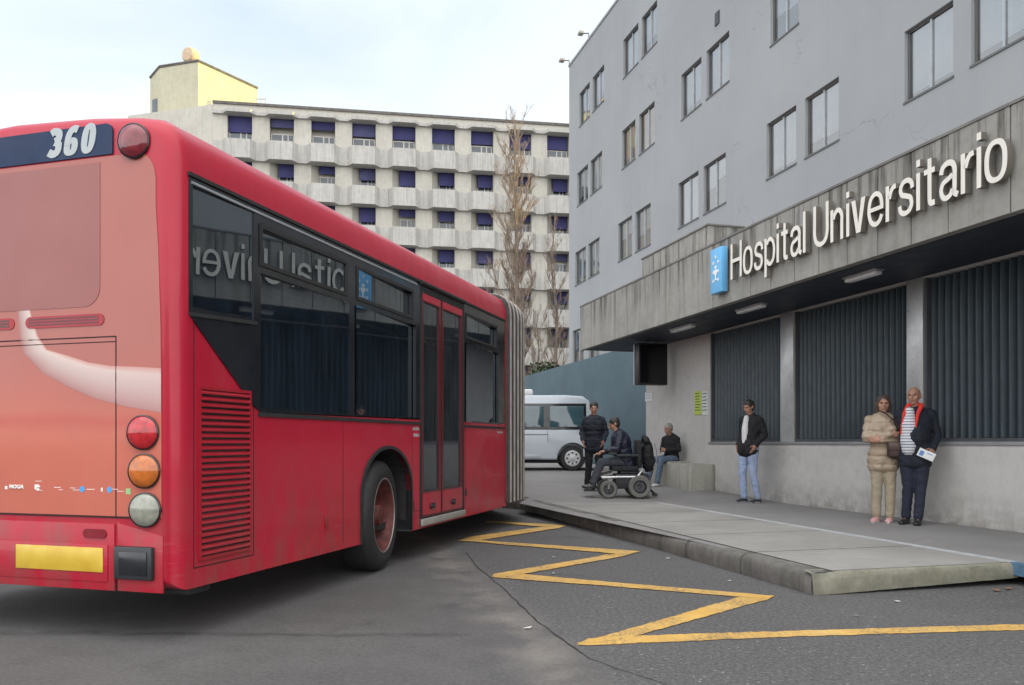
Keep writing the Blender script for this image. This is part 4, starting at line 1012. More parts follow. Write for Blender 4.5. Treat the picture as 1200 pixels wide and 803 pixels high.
# door: two leaves
ZL = dzt; yc = yu(517)
door = link('door', MB().prism([(dy0-.015, dzb-.03), (dy0-.015, ZL+.035), (dy1+.015, ZL+.035), (dy1+.015, dzb-.03)], fx, -.05, .006, holes=[[(dy0+.03, dzb+.05), (dy0+.03, ZL-.01), (dy1-.03, ZL-.01), (dy1-.03, dzb+.05)]]).mesh('door', RUB), bus)
for (a, b) in ((dy0+.035, yc-.012), (yc+.012, dy1-.035)):
    gz0 = bs(517, 573)[1]; gz1 = ZL-.10; fw = .055
    lf_ = MB(); lf_.prism([(a, dzb+.055), (a, ZL-.012), (b, ZL-.012), (b, dzb+.055)], fx, -.035, .002, holes=[[(a+fw, gz0), (a+fw, gz1), (b-fw, gz1), (b-fw, gz0)]])
    leaf = lf_.build('door_leaf', MAR, door)
    MB().prism([(a+.02, dzb+.075), (a+.02, gz0-.02), (b-.02, gz0-.02), (b-.02, dzb+.075)], fx, .002, .008).build('lower_panel', RED, leaf)
    MB().prism([(a+.02, gz1+.012), (a+.02, ZL-.02), (b-.02, ZL-.02), (b-.02, gz1+.012)], fx, .002, .007).build('upper_panel', RED, leaf)
    facing(MB().sheet([(a+fw, gz0), (a+fw, gz1), (b-fw, gz1), (b-fw, gz0)], lambda p, q: (-.014, p, q)).build('glass', DGL, leaf, recalc=False), (1, 0, 0))
    MB().prism([(a+fw+.004, gz0+.01), (a+fw+.004, gz0+.52), (b-fw-.004, gz0+.52), (b-fw-.004, gz0+.01)], fx, -.028, -.022).build('lower_screen', mat('frosted_screen', (.16, .17, .18), .6), leaf)
    m_ = (a+b)/2; MB().prism([(m_-.06, dzb+.13), (m_-.06, dzb+.19), (m_+.06, dzb+.19), (m_+.06, dzb+.13)], fx, .008, .026).build('handle', BLK, leaf, bevel=.008)
MB().box(-.05, .03, dy0, dy1, dzb-.03, dzb+.04).build('door_step', mat('step_metal', (.34, .33, .30), .5, .3), bus, bevel=.006)
gt = MB(); gt.tube([(.02, dy0-.03, ZL+.075), (.02, dy1+.03, ZL+.075)], .022, 8); gt.build('door_gutter', RUB, bus)
# side hatch with grille
g0, g1 = yu(234), yu(291); gz1, gz0 = (bs(234, 457)[1]+bs(291, 461)[1])/2, (bs(234, 651)[1]+bs(291, 643)[1])/2
gb = MB().prism([(g0, gz0), (g0, gz1), (g1, gz1), (g1, gz0)], fx, .001, .004); gr = gb.build('grille', BLK, bus)
ns = 27; sl_ = MB()
for k in range(ns):
    z = gz0+(gz1-gz0)*(k+.5)/ns; h = (gz1-gz0)/ns; sl_.add([(.004, g0, z+h*.42), (.020, g0, z+h*.02), (.020, g0, z-h*.22), (.004, g0, z-h*.28), (.004, g1, z+h*.42), (.020, g1, z+h*.02), (.020, g1, z-h*.22), (.004, g1, z-h*.28)], [(0,1,5,4), (1,2,6,5), (2,3,7,6), (0,3,2,1), (4,5,6,7)])
e = .02; sl_.prism([(g0-e, gz0-e), (g0-e, gz1+e), (g1+e, gz1+e), (g1+e, gz0-e)], fx, .0, .014, holes=[[(g0, gz0), (g0, gz1), (g1, gz1), (g1, gz0)]])
sl_.build('slats', REDD, gr)
seam = mat('panel_gap', (.03, .008, .01), .9, var=.1)
def vseam(y, z0, z1, w=.004): MB().box(.0, .0012, y-w, y+w, z0, z1).build('panel_seam', seam, bus)
def hseam(z, y0, y1, w=.004): MB().box(.0, .0012, y0, y1, z-w, z+w).build('panel_seam', seam, bus)
hy0, hy1 = yu(227), yu(297); vseam(hy0, .43, zd-.02); vseam(hy1, .43, bs(297, 470)[1]); hseam(.43, hy0, hy1)
vseam(yu(545), .36, zb_-.03); vseam(yu(592)-.01, .36, ZT); vseam(yu(483), .36, zb_-.03, .003); vseam(yu(402), .36, zb_-.03, .003)
hseam(.50, wy1+.1, dy0-.02, .003)
hl = MB(); hy, hz = bs(546, 577); hl.lathe([(.001, .0015), (.035, .003), (.045, .001)], Matrix.Translation((.001, hy, hz)), 16); hl.build('filler_cap', BLK, bus)
for (u, v) in ((485, 592), (382, 612)):
    y_, z_ = bs(u, v); MB().box(.0, .012, y_-.018, y_+.018, z_-.05, z_+.05).build('side_reflector', mat('dull_reflector', (.22, .03, .02), .4), bus, bevel=.006)
tw0, tz0 = yu(484), bs(489, 500)[1]
placetext('SALIDA', 'door_lettering', TXT, bus, lambda a, b, d: (d, a, b), yu(483.5), yu(491), zb_-.085, zb_-.05, bold=.01, depth=.0012)
placetext('SAIDA', 'door_lettering', TXT, bus, lambda a, b, d: (d, a, b), yu(484.5), yu(491), zb_-.15, zb_-.115, bold=.01, depth=.0012)
placetext('SAIDA', 'door_lettering', TXT, bus, lambda a, b, d: (d, a, b), yu(583), yu(589), zb_-.085, zb_-.055, bold=.01, depth=.0012)
# arch liner and trim
al_ = MB(); arch = [(a, max(b, .32)) for a, b in arch]; n = len(arch); vs = []
for d in (-.62, .012): vs += [(d, a, b) for a, b in arch]
al_.add(vs, [(i, i+1, n+i+1, n+i) for i in range(n-1)]); al_.add([(-.62, a, b) for a, b in arch], [tuple(range(n))])
al_.build('wheel_arch', RUB, bus, recalc=False)
at_ = MB(); cl = arch; c2 = [(wcy+(a-wcy)*1.055, b if b < .33 else b+.030*min(1, (b-.3)/.3)) for a, b in arch]
at_.prism(c2+cl[::-1], fx, -.002, .016); at_.build('arch_trim', RUB, bus)
# wheels
def wheel(parent, x, y, z, r, sgn=1, dual=True, rimc=None, steer=0):
    M = Matrix.Translation((x, y, z)) @ Matrix.Rotation(R(steer), 4, 'Z') @ Matrix.Scale(sgn, 4, (1, 0, 0)); w_ = .28
    t = MB(); t.lathe([(r*.66, 0), (r*.70, .012), (r*.82, .02), (r*.93, .0), (r*.985, -.03), (r, -.06), (r, -w_+.04), (r*.95, -w_), (r*.6, -w_)], M, 48)
    if dual: t.lathe([(r*.6, -w_-.04), (r*.95, -w_-.04), (r, -w_-.1), (r, -2*w_), (r*.9, -2*w_-.04), (r*.58, -2*w_)], M, 40)
    wo = t.build('wheel', RUB, parent, smooth=50)
    rm = MB(); rm.lathe([(r*.665, .0), (r*.65, .008), (r*.63, -.005), (r*.61, -.06), (r*.57, -.15), (r*.40, -.17), (r*.30, -.165), (r*.28, -.10), (r*.20, -.085), (r*.17, -.02), (r*.01, -.015)], M, 40)
    for k in range(10):
        a = k*math.pi/5; c = M @ Vector((-.15, r*.35*math.cos(a), r*.35*math.sin(a))); rm.box(c.x-.02, c.x+.02, c.y-.016, c.y+.016, c.z-.016, c.z+.016)
    rm.build('rim', rimc or mat('rusty_red_rim', (.12, .032, .028), .65, .2, var=.6, nscale=9), wo, smooth=40)
    rg = MB(); rg.lathe([(r*.675, .008), (r*.68, .013), (r*.66, .014), (r*.65, .006)], M, 40); rg.build('rim_ring', mat('worn_metal', (.33, .30, .28), .4, .6), wo, smooth=50)
    return wo
WY = wcy-.02; wheel(bus, -.045, WY+.02, WR, WR, 1, False, None, 9); wheel(bus, -BWID+.045, WY, WR, WR, -1, False, None, 9)
ub_ = MB(); ub_.box(-BWID+.15, -.15, .25, LB-.05, .36, .42); ub_.box(-BWID+.6, -.6, .4, 2.0, .30, .40); ub_.box(-BWID+.7, -.7, WY-.1, WY+.1, .4, .6)
ub_.build('underframe', RUB, bus)
sk = MB(); sk.box(-BWID+.05, -.03, .04, .25, .26, .33); sk.build('rear_skirt', RUB, bus, bevel=.02)
# ------------------------------------------------------------------ rear end
pre_rear = set(bus.children)
fr_ = lambda a, b, d: (a, -d, b)
def RR(*pts): return [br(u, v) for u, v in pts]
def arc(cx, cz, rx, rz, a0, a1, n=8): return [(cx+rx*math.cos(R(a0+(a1-a0)*i/n)), cz+rz*math.sin(R(a0+(a1-a0)*i/n))) for i in range(n+1)]
xr = -.100; xl = -BWID+.100
zadb = (br(140, 604)[1]+br(10, 602)[1])/2; zadt = (br(150, 187)[1]+br(5, 197)[1])/2
print('rear', zadb, zadt, br(195, 400), br(179, 190))
adp = [(xr, zadb), (xr, 1.45), (xr-.006, 1.9), (xr-.022, 2.35), (xr-.04, 2.6)]+arc(xr-.04-.13, zadt-.17, .13, .17, 0, 90)
adp = adp+[(-BWID-x, z) for x, z in adp[::-1]]
ad = MB().prism(adp, fr_, .0, .004).build('advert_panel', AD, bus)
wx1 = br(118, 300)[0]; wz0 = br(100, 360)[1]; wz1 = zadt-.03
MB().prism([(wx1, wz1)]+[(-BWID-wx1, wz1)]+arc(-BWID-wx1+.12, wz0+.12, .12, .12, 180, 270)+arc(wx1-.12, wz0+.12, .12, .12, 270, 360), fr_, .004, .007).build('rear_window_film', ADW, bus)
npx = br(133, 170)[0]; nz1 = br(120, 149)[1]; nz0 = zadt+.01
MB().prism([(npx, nz0)]+arc(npx-.05, nz1-.05, .05, .05, 0, 90)+arc(-BWID-npx+.05, nz1-.05, .05, .05, 90, 180)+[(-BWID-npx, nz0)], fr_, -.02, .010).build('route_panel', NAVY, bus)
x0, zt_ = br(56, 166); x1, _ = br(117, 166)
nz0_, nz1_ = br(86, 185.5)[1], br(86, 151)[1]; hN = nz1_-nz0_; wN = (x1-x0)
def num(c, w=.275):
    if c == '3': return [stroke([(.08, .80), (.2, .87), (.38, .80), (.40, .62), (.26, .535)], w*.9), stroke([(.27, .515), (.43, .42), (.42, .19), (.26, .11), (.07, .19)], w*.9)]
    if c == '6': return [ring(.27, .30, .27, .30, w*.88, w*.7), stroke([(.0+w*.44, .35), (.13, .62), (.20, .80), (.33, .88), (.47, .84)], w*.85)]
    return [ring(.27, .5, .27, .5, w*.88, w*.75)]
for i, c in enumerate('360'):
    mb = MB(); mb.m = 0
    for q, loops in enumerate(num(c)): mb.prism(loops[0], lambda p, r, d, i=i, q=q: fr_(x0+(i*.66+p+r*.17)*wN/2.05, nz0_+r*hN, d+.0012*q), .0105, .0135, holes=loops[1:])
    mb.build('fleet_number', TXT, bus)
# arm print of the advert
def skin_print():
    m, nt, b = nodes('advert_arm_print'); tcn = nt.nodes.new('ShaderNodeTexCoord'); u = sepxyz(nt, tcn.outputs['UV'])
    c = ramp(nt, u[1], [(0, (.30, .11, .10)), (.20, (.38, .21, .19)), (.5, (.46, .34, .31)), (.85, (.56, .44, .40)), (1, (.50, .22, .17))])
    c = mix(nt, ramp(nt, u[0], [(.0, .0), (.5, .0), (1, .35)]), c, (.45, .26, .26)); lk(nt, c, b.inputs['Base Color']); b.inputs['Roughness'].default_value = .4; b.inputs['Coat Weight'].default_value = .4; return m
strip = [((14, 318), (26, 320)), ((19, 345), (33, 348)), ((22, 370), (38, 372)), ((24, 395), (45, 394)), ((29, 415), (56, 410)), ((52, 438), (80, 417)), ((82, 454), (105, 425)), ((112, 467), (130, 429)), ((150, 477), (160, 430)), ((194, 484), (194, 432))]
vs = []; 
for i in range(len(strip)*4-3):
    k = min(i//4, len(strip)-2); t = i/4-k; a = [Vector(strip[k+j][0]) for j in (0, 1)]; b = [Vector(strip[k+j][1]) for j in (0, 1)]
    p, q = a[0].lerp(a[1], t), b[0].lerp(b[1], t)
    for f in (0, .25, .5, .75, 1):
        c = p.lerp(q, f); x, z = br(c.x, c.y); vs.append((min(x, xr-.001), -.0052, z))
N_ = len(strip)*4-3; me = bpy.data.meshes.new('advert_print'); fs = [(i*5+j, (i+1)*5+j, (i+1)*5+j+1, i*5+j+1) for i in range(N_-1) for j in range(4)]
me.from_pydata(vs, [], fs); uvl = me.uv_layers.new(name='UV')
for lp in me.loops: uvl.data[lp.index].uv = ((lp.vertex_index//5)/(N_-1), (lp.vertex_index % 5)/4)
me.materials.append(skin_print()); o = link('advert_print', me, ad); 
# rear grilles, engine cover lines
for (u0, u1) in ((31, 123), (-40, 18)):
    a, b = br(u0, 377)[0], br(u1, 377)[0]; z = br(70, 377)[1]; h = .036
    g = MB().prism(arc(b-h, z, h, h, -90, 90)+arc(a+h, z, h, h, 90, 270), fr_, .004, .009).build('vent_slot', REDD, bus)
    hm = MB(); cnt = int((b-a)/.018)
    for k in range(cnt):
        for j in range(3):
            cx = a+.03+(b-a-.06)*k/cnt; hm.box(cx-.005, cx+.005, -.0105, -.009, z-.022+j*.018, z-.012+j*.018)
    hm.build('perforation', BLK, g)
gp = MB(); zc = br(100, 396)[1]; xc = br(136.5, 500)[0]
gp.box(-BWID-xc, xc, -.0052, -.004, zc-.004, zc+.004); gp.box(-BWID-xc, xc, -.0052, -.004, zc-.034, zc-.028)
gp.box(xc-.004, xc+.004, -.0052, -.004, zadb, zc); gp.box(-BWID-xc-.004, -BWID-xc+.004, -.0052, -.004, zadb, zc); gp.box(-BWID+.1, -.12, -.0052, -.0, zadb-.012, zadb)
gp.build('engine_cover_gap', seam, bus)
# small sponsor marks at the foot of the advert
MKW = mat('print_white', (.72, .68, .66), .5, var=.03); MKB = mat('print_blue', (.06, .30, .62), .5, var=.03); MKG = mat('print_green', (.25, .50, .20), .5, var=.03)
zr = br(80, 573)[1]; mk = MB(); 
def dot(u, w, h, dz=0): x = br(u, 573)[0]; mk.box(x-w/2, x+w/2, -.0056, -.004, zr+dz-h/2, zr+dz+h/2)
for u, w_, h_, dz in ((44, .035, .03, .008), (49, .02, .003, -.014), (68, .05, .004, .008), (72, .03, .003, -.006), (86, .04, .003, .006), (90, .05, .003, -.006), (107, .06, .004, 0), (120, .012, .022, 0), (135, .05, .003, .004), (142, .05, .003, -.008), (46, .05, .003, .045), (8, .02, .02, 0)): dot(u, w_, h_, dz)
mk.build('advert_marks', MKW, ad)
placetext('MOGA', 'advert_marks', MKW, ad, fr_, br(12.5, 573)[0], br(29, 573)[0], zr-.004, zr+.02, bold=.04, depth=.0052)
placetext('C', 'advert_marks', MKW, ad, fr_, br(43.5, 573)[0], br(48, 573)[0], zr-.015, zr+.016, bold=.04, depth=.0052)
mk = MB(); 
for u in (97, 129): x = br(u, 573)[0]; mk.prism([(x+.019*math.cos(k*.63), zr+.019*math.sin(k*.63)) for k in range(10)], fr_, .004, .0057)
mk.build('advert_marks', MKB, ad)
mk = MB(); x = br(151, 570)[0]; mk.box(x-.017, x+.017, -.0057, -.004, zr-.025, zr+.01); mk.build('advert_marks', MKG, ad)
# lamps
LR = mat('lamp_red', (.42, .012, .02), .12, var=.35, nscale=25, coat=.6); LA = mat('lamp_amber', (.46, .12, .014), .12, var=.3, nscale=25, coat=.6)
LW = mat('lamp_clear', (.25, .26, .21), .12, var=.25, nscale=20, coat=.6); LD = mat('lamp_dark_red', (.17, .012, .022), .12, var=.35, nscale=25, coat=.6); CHR = mat('chrome', (.6, .6, .6), .12, .9, var=.1)
for (u, v, m_, nm) in ((159, 169, LD, 'high_lamp'), (170, 507, LR, 'tail_light'), (171.5, 552, LA, 'indicator'), (172.5, 597.5, LW, 'reversing_light')):
    x, z = br(u, v); r_ = .098
    for xx, s in ((x, 1), (-BWID-x, -1)):
        M = Matrix.Translation((xx, -.012, z)) @ Matrix.Rotation(R(-90+(8 if s > 0 else -8)), 4, 'Z')
        L_ = MB(); L_.lathe([(r_+.007, -.06), (r_+.007, .014), (r_, .018), (r_*.98, .010)], M, 36); lo = L_.build(nm, BLK, bus, smooth=40)
        l2 = MB(); l2.lathe([(r_, .012), (r_*.9, .026), (r_*.6, .038), (r_*.3, .043), (.001, .045)], M, 36); l2.build('lens', m_, lo, smooth=60)
# bumper
zbt = zadb-.012; bp = MB(); z0b = .30
px = xr+.02
bp.prism([(xr+.01, z0b), (xr+.01, zbt-.10), (xr-.15, zbt-.06), (xc+.03, zbt-.035), (xc+.01, zbt-.02), (xc+.01, z0b)], fr_, -.01, .004)
bp.prism([(-BWID-a, b) for a, b in [(xr+.01, z0b), (xr+.01, zbt-.10), (xr-.15, zbt-.06), (xc+.03, zbt-.035), (xc+.01, zbt-.02), (xc+.01, z0b)]], fr_, -.01, .004)
bp.box(-BWID-xc+.0, xc-.006, -.012, .01, z0b-.0, zbt-.035)
bump_ = bp.build('bumper', RED, bus, bevel=.003, seg=2)
bq = MB(); xa, za = br(20, 637); xb, zbq = br(125, 671)
rc = [(br(137, 640)[0]-.01, z0b+.04), (br(137, 640)[0]-.01, za-.0+.11), (-BWID-xc+.03, za+.11), (-BWID-xc+.03, z0b+.04)]
bq.box(-BWID-xc+.08, xc-.05, -.019, -.01, z0b+.05, za+.02); bq.build('plate_recess', RED, bump_, bevel=.005)
xa0, xb0 = br(22.5, 650)[0], br(124, 650)[0]; za0, za1 = (br(22, 666)[1]+br(124, 669)[1])/2, (br(22, 637)[1]+br(124, 642)[1])/2
pl_ = MB().box(xa0, xb0, -.026, -.0195, za0, za1); 
pm_, nt, b = nodes('plate_yellow'); v = coords(nt); c = ramp(nt, nz(nt, v, 3.5, 3), [(.35, (.52, .33, .03)), (.55, (.60, .42, .05)), (.7, (.66, .56, .24))]); lk(nt, c, b.inputs['Base Color']); b.inputs['Roughness'].default_value = .3
pl_.build('number_plate', pm_, bump_, bevel=.002)
xa, xb = br(100, 625)[0], br(127, 625)[0]; zz_ = br(113, 625)[1]; MB().prism(arc(xb-.025, zz_, .025, .028, -90, 90)+arc(xa+.025, zz_, .025, .028, 90, 270), fr_, .012, .020).build('rear_reflector', mat('deep_red_reflector', (.20, .01, .02), .15, var=.3, coat=.6), bump_)
xa, xb = br(137.5, 660)[0], br(182, 660)[0]; z1, z0 = br(158, 640)[1], br(158, 679)[1]
fg = MB().box(xa, xb, -.035, -.0, z0, z1).build('fog_lamp', mat('black_plastic', (.02, .024, .028), .4, var=.2), bump_, bevel=.012)
MB().box(xa+.045, xb-.03, -.042, -.035, z0+.03, z1-.03).build('lens', BLK, fg, bevel=.004)
for o in bus.children:
    if o not in pre_rear: o.location.y = YR
# bellows and the front section turned away to the left
bel = MB(); nR = 33; ctr = Vector((-BWID/2, LB, 0)); rings = []; tot = R(34); Lc = 1.35
for i in range(nR):
    f = i/(nR-1); a = tot*f*f
    if i: ctr = ctr+Vector((-math.sin(a), math.cos(a), 0))*(Lc/(nR-1))
    s_ = (.965, 1.035, 1.045, 1.035)[i % 4]; ring = []
    for (x, z) in prof:
        lx = (x+BWID/2)*s_; zz = .36 if z < .4 else (z-1.7)*(s_*.5+.5)+1.7; ring.append(ctr+Vector((lx*math.cos(a), lx*math.sin(a), zz)))
    rings.append(ring)
k = len(prof); vs = [q for r_ in rings for q in r_]; bel.add(vs, [(i*k+j, i*k+(j+1) % k, (i+1)*k+(j+1) % k, (i+1)*k+j) for i in range(nR-1) for j in range(k)])
bel.mi = [(1 if (i//k) % 4 in (0, 3) else 0) for i in range(len(bel.f))]
bel.build('bellows', [mat('bellows_rib', (.34, .31, .28), .7, var=.3, nscale=5, bmp=.2), mat('bellows_fold', (.045, .04, .038), .8, var=.3)], bus, recalc=True)
Mf = Matrix.Translation(ctr) @ Matrix.Rotation(tot, 4, 'Z') @ Matrix.Translation((BWID/2, 0, 0))
fbm = MB(); n = len(prof); vs = [Mf @ Vector((x, 0, z)) for x, z in prof]+[Mf @ Vector((x, 9.6, z)) for x, z in prof]
fbm.add(vs, [(i, (i+1) % n, n+(i+1) % n, n+i) for i in range(n)]+[tuple(range(n)), tuple(range(n, 2*n))]); front = fbm.build('front_body', RED, bus, smooth=35)
fw_ = MB(); fw_.box(-.01, .006, .1, 9.3, zb_, ZT, Mf); fw_.box(-BWID-.006, -BWID+.01, .1, 9.3, zb_, ZT, Mf); fw_.box(-BWID+.1, -.1, 9.55, 9.61, 1.0, ZT, Mf); fw_.build('window_band', BLK, front)
ff = MB()
def fwheel(y, x, s):
    M = Mf @ Matrix.Translation((x, y, WR)) @ Matrix.Scale(s, 4, (1, 0, 0)); t = MB(); r = WR
    t.lathe([(.01, .0), (r*.3, .01), (r*.55, .0), (r*.62, .02), (r*.93, .02), (r, -.03), (r, -.26), (r*.6, -.28)], M, 32); t.build('wheel', RUB, bus, smooth=50)
for y in (1.6, 7.1): fwheel(y, .012, 1); fwheel(y, -BWID-.012, -1)

def lift(o, seen=set()):
    for c in o.children:
        if c.type == 'MESH' and c.data.name not in seen:
            seen.add(c.data.name); oy = c.location.y
            for v in c.data.vertices:
                y = v.co.y+oy
                if v.co.z > 2.0: v.co.z += (.0085*y+.012)*(v.co.z-2.0)/.9 if y > 0 else .012*(v.co.z-2.0)/.9
        lift(c)
lift(bus)
# =================================================================== MINIBUS (far left behind the people)
VY = 20.8; VZ = zs(VY); VX = (671.0-CU)/F*VY+.62
SIL = mat('silver_paint', (.40, .44, .48), .35, .1, var=.015, coat=.5); VGL = glassmat('van_glass', (.13, .16, .17), 1.6); VIN = mat('van_interior', (.10, .11, .12), .8)
van = empty('minibus', 'silver minibus with tinted windows parked beyond the kerb before the teal wall', 'van', Matrix.Translation((VX, VY, VZ)) @ Matrix.Rotation(R(180), 4, 'Z'))
# local: x forward (to the left in the picture), y: far side negative -> near side is y=0, interior y<0
VW = 1.9
vp = [(0.02, .35), (-.02, .60), (-.02, 1.05), (.05, 1.42), (.17, 1.80), (.34, 1.93), (.8, 1.96), (3.1, 1.95), (3.55, 1.86), (4.05, 1.38), (4.25, 1.16), (4.80, .98), (4.92, .80), (4.94, .45), (4.85, .30), (.15, .28)]
def vy(z, side): ins = max(0, z-1.02)*.20; return (-ins) if side == 0 else (-VW+ins)
n = len(vp); vs = [(x, vy(z, 0), z) for x, z in vp]+[(x, vy(z, 1), z) for x, z in vp]
vb = MB(); loops = tessellate_polygon([[Vector((x, z, 0)) for x, z in vp]])
vb.add(vs, [tuple(t) for t in loops]+[tuple(i+n for i in t)[::-1] for t in loops]+[(i, (i+1) % n, n+(i+1) % n, n+i) for i in range(n)])
# split horizontally at belt so the greenhouse leans in cleanly
me = vb.mesh('body', SIL); bm = bmesh.new(); bm.from_mesh(me)
for zc_ in (1.02, 1.13, 1.70): bmesh.ops.bisect_plane(bm, geom=list(bm.verts)+list(bm.edges)+list(bm.faces), plane_co=(0, 0, zc_), plane_no=(0, 0, 1))
for v in bm.verts:
    if v.co.y > -VW/2: v.co.y = vy(v.co.z, 0)
    else: v.co.y = vy(v.co.z, 1)
bmesh.ops.dissolve_limit(bm, angle_limit=.01, verts=bm.verts, edges=bm.edges); bmesh.ops.recalc_face_normals(bm, faces=bm.faces); bm.to_mesh(me); bm.free()
bevelmesh(me, .05, 3); vbo = link('body', me, van)
for wx in (.62, 3.75):
    cc = [(wx+.40*math.cos(t*math.pi/12), .33+.40*math.sin(t*math.pi/12)) for t in range(13)]; cc = [(wx+.40, 0)]+cc+[(wx-.40, 0)]
    for (a, b) in ((-.35, .2), (-VW-.2, -VW+.35)):
        c = link('cut', MB().prism(cc, lambda p, q, d: (p, d, q), a, b).mesh('c', SIL), van); c.parent = van; boolean(vbo, [c])
setsmooth(vbo.data, 35)
def vwin(x0, x1, z0, z1, xs=0):
    q = [(x0, vy(z0, 0)+.006, z0), (x1, vy(z0, 0)+.006, z0), (x1+xs, vy(z1, 0)+.006, z1), (x0, vy(z1, 0)+.006, z1)]; m_ = MB(); m_.add(q+[(a, b-.012, c) for a, b, c in q], [(0,1,2,3), (7,6,5,4), (0,4,5,1), (1,5,6,2), (2,6,7,3), (3,7,4,0)]); return m_
vwin(.26, 3.2, 1.06, 1.74).build('window_band', BLK, van, bevel=.01)
VP = mat('van_pane', (.035, .075, .09), .05, var=.3, nscale=2, spec=1.0)
for (a, b) in ((.32, 1.20), (1.36, 2.20), (2.30, 3.12)):
    m_ = vwin(a, b, 1.13, 1.67); m_.v = [(x, y+.008, z) for x, y, z in m_.v]; m_.build('window_pane', VP, van, bevel=.02)
vwin(3.28, 4.0, 1.13, 1.67, -.42).build('window_pane', VP, van)
MB().add([(3.62, -.25, 1.83), (4.1, -.2, 1.36), (4.1, -VW+.2, 1.36), (3.62, -VW+.25, 1.83)], [(0,1,2,3)])
tl_ = MB(); tl_.box(-.03, .06, -.15, .006, .72, 1.2); tl_.build('tail_light', LR, van, bevel=.02)
bt = MB(); bt.box(-.08, .35, -VW+.03, .010, .36, .58); bt.build('rear_bumper', SIL, van, bevel=.03)
st_ = MB(); st_.box(1.45, 3.5, -.02, .018, .32, .42); st_.build('side_strip', SIL, van, bevel=.01)
ln_ = MB(); ln_.box(1.25, 3.5, .0, .004, .93, .945); ln_.box(2.20, 2.21, .0, .004, .45, 1.05); ln_.box(1.25, 1.26, -.0, .004, .75, 1.05); ln_.build('panel_seam', mat('grey_gap', (.08, .085, .09), .8), van)
MB().box(1.62, 2.75, -1.5, -.4, 1.955, 2.13).build('roof_unit', mat('roof_unit_white', (.62, .63, .63), .5), van, bevel=.06, seg=3)
for wx in (.62, 3.75):
    for (y, s) in ((-.03, 1), (-VW+.03, -1)):
        M = Matrix.Translation((wx, y, .325)) @ Matrix.Rotation(R(90*s), 4, 'Z'); r = .325
        t = MB(); t.lathe([(r*.6, 0), (r*.64, .015), (r*.92, .01), (r, -.03), (r, -.18), (r*.6, -.2)], M, 32); wo = t.build('wheel', RUB, van, smooth=50)
        h = MB(); h.lathe([(r*.66, .008), (r*.60, .02), (r*.5, .012), (r*.2, .03), (.001, .035)], M, 32); ho = h.build('hubcap', mat('hubcap_silver', (.50, .51, .52), .35, .5), wo, smooth=50)
        h = MB()
        for q in range(8):
            a = q*math.pi/4; c = M @ Vector((.0205, r*.42*math.cos(a), r*.42*math.sin(a))); h.ell(c, (.026, .006, .026), nu=8, nv=6)
        h.build('hubcap_hole', BLK, ho)
MB().box(.3, 4.7, -VW+.2, -.2, .2, .4).build('underbody', RUB, van)

# =================================================================== PEOPLE
SK = mat('skin', (.36, .19, .13), .55, var=.1, nscale=20); 
def V(*a): return Vector(a)
def cloth(name, col, var=.2, ns=12, rough=.85): 
    if name in MATS: return MATS[name]
    m = mat(name, col, rough, var=var, nscale=ns, bmp=.25, bscale=260); return m
def remesh(mb, name, m, parent, vox=.010, wr=0, wf=9, smooth=2, mats=None, quilt=0):
    me = mb.mesh(name, m, weld=False, recalc=False); o = link(name, me)
    md = o.modifiers.new('r', 'REMESH'); md.mode = 'VOXEL'; md.voxel_size = vox
    s = o.modifiers.new('s', 'SMOOTH'); s.iterations = smooth; s.factor = .5
    me2 = evalmesh(o); bpy.data.objects.remove(o); me2.name = name
    if wr:
        off = Vector((random.uniform(0, 50), 0, 0))
        cos = [v.co.copy() for v in me2.vertices]; nn = [v.normal.copy() for v in me2.vertices]
        for v, c, n_ in zip(me2.vertices, cos, nn):
            q = Vector((c.x*wf, c.y*wf, c.z*wf*1.5))+off; d = 1-abs(noise.noise(q))*2.2; v.co = c+n_*(wr*(d-.5)+wr*.4*noise.noise(q*3.1))
    if quilt:
        for v in me2.vertices:
            nv = v.normal.copy(); s = abs(math.sin(math.pi*(v.co.z+.012*noise.noise(v.co*7))/.105)); v.co = v.co+nv*quilt*(s**.5-.7)*(1-min(1, abs(nv.z)))
    for p in me2.polygons: p.use_smooth = True
    me2.materials.clear(); me2.materials.append(m); return link(name, me2, parent)
def hand(mb, wr, d, palmn, s=1.0, curl=.5, side=1):
    """hand at wrist wr pointing d, palm facing palmn"""
    d = d.normalized(); pn = (palmn-d*palmn.dot(d)).normalized(); lat = d.cross(pn)*side
    c = wr+d*.045*s; Mx = Matrix((lat, d, pn)).transposed()
    mb.cap(wr-d*.01, wr+d*.02, .026*s, .027*s, 10); mb.ell(c, (.040*s, .052*s, .019*s), Mx)
    for i, (x, L) in enumerate(((-.030, .068), (-.010, .078), (.010, .074), (.029, .058))):
        b = wr+d*.085*s+lat*x*s; a1 = curl*.55; a2 = curl*1.35
        p1 = b+(d*math.cos(a1)+pn*math.sin(a1))*L*.5*s; p2 = p1+(d*math.cos(a2)+pn*math.sin(a2))*L*.5*s
        mb.cap(b-d*.015, b, .0095*s, .0095*s, 8); mb.cap(b, p1, .0093*s, .0085*s, 8); mb.cap(p1, p2, .0085*s, .007*s, 8)
    t0 = wr+d*.02*s-lat*.030*s; t1 = t0+(d*.6-lat*.7+pn*.25).normalized()*.04*s; t2 = t1+(d*.9-lat*.1+pn*.5).normalized()*.032*s
    mb.cap(t0, t1, .012*s, .0105*s, 8); mb.cap(t1, t2, .0105*s, .008*s, 8)
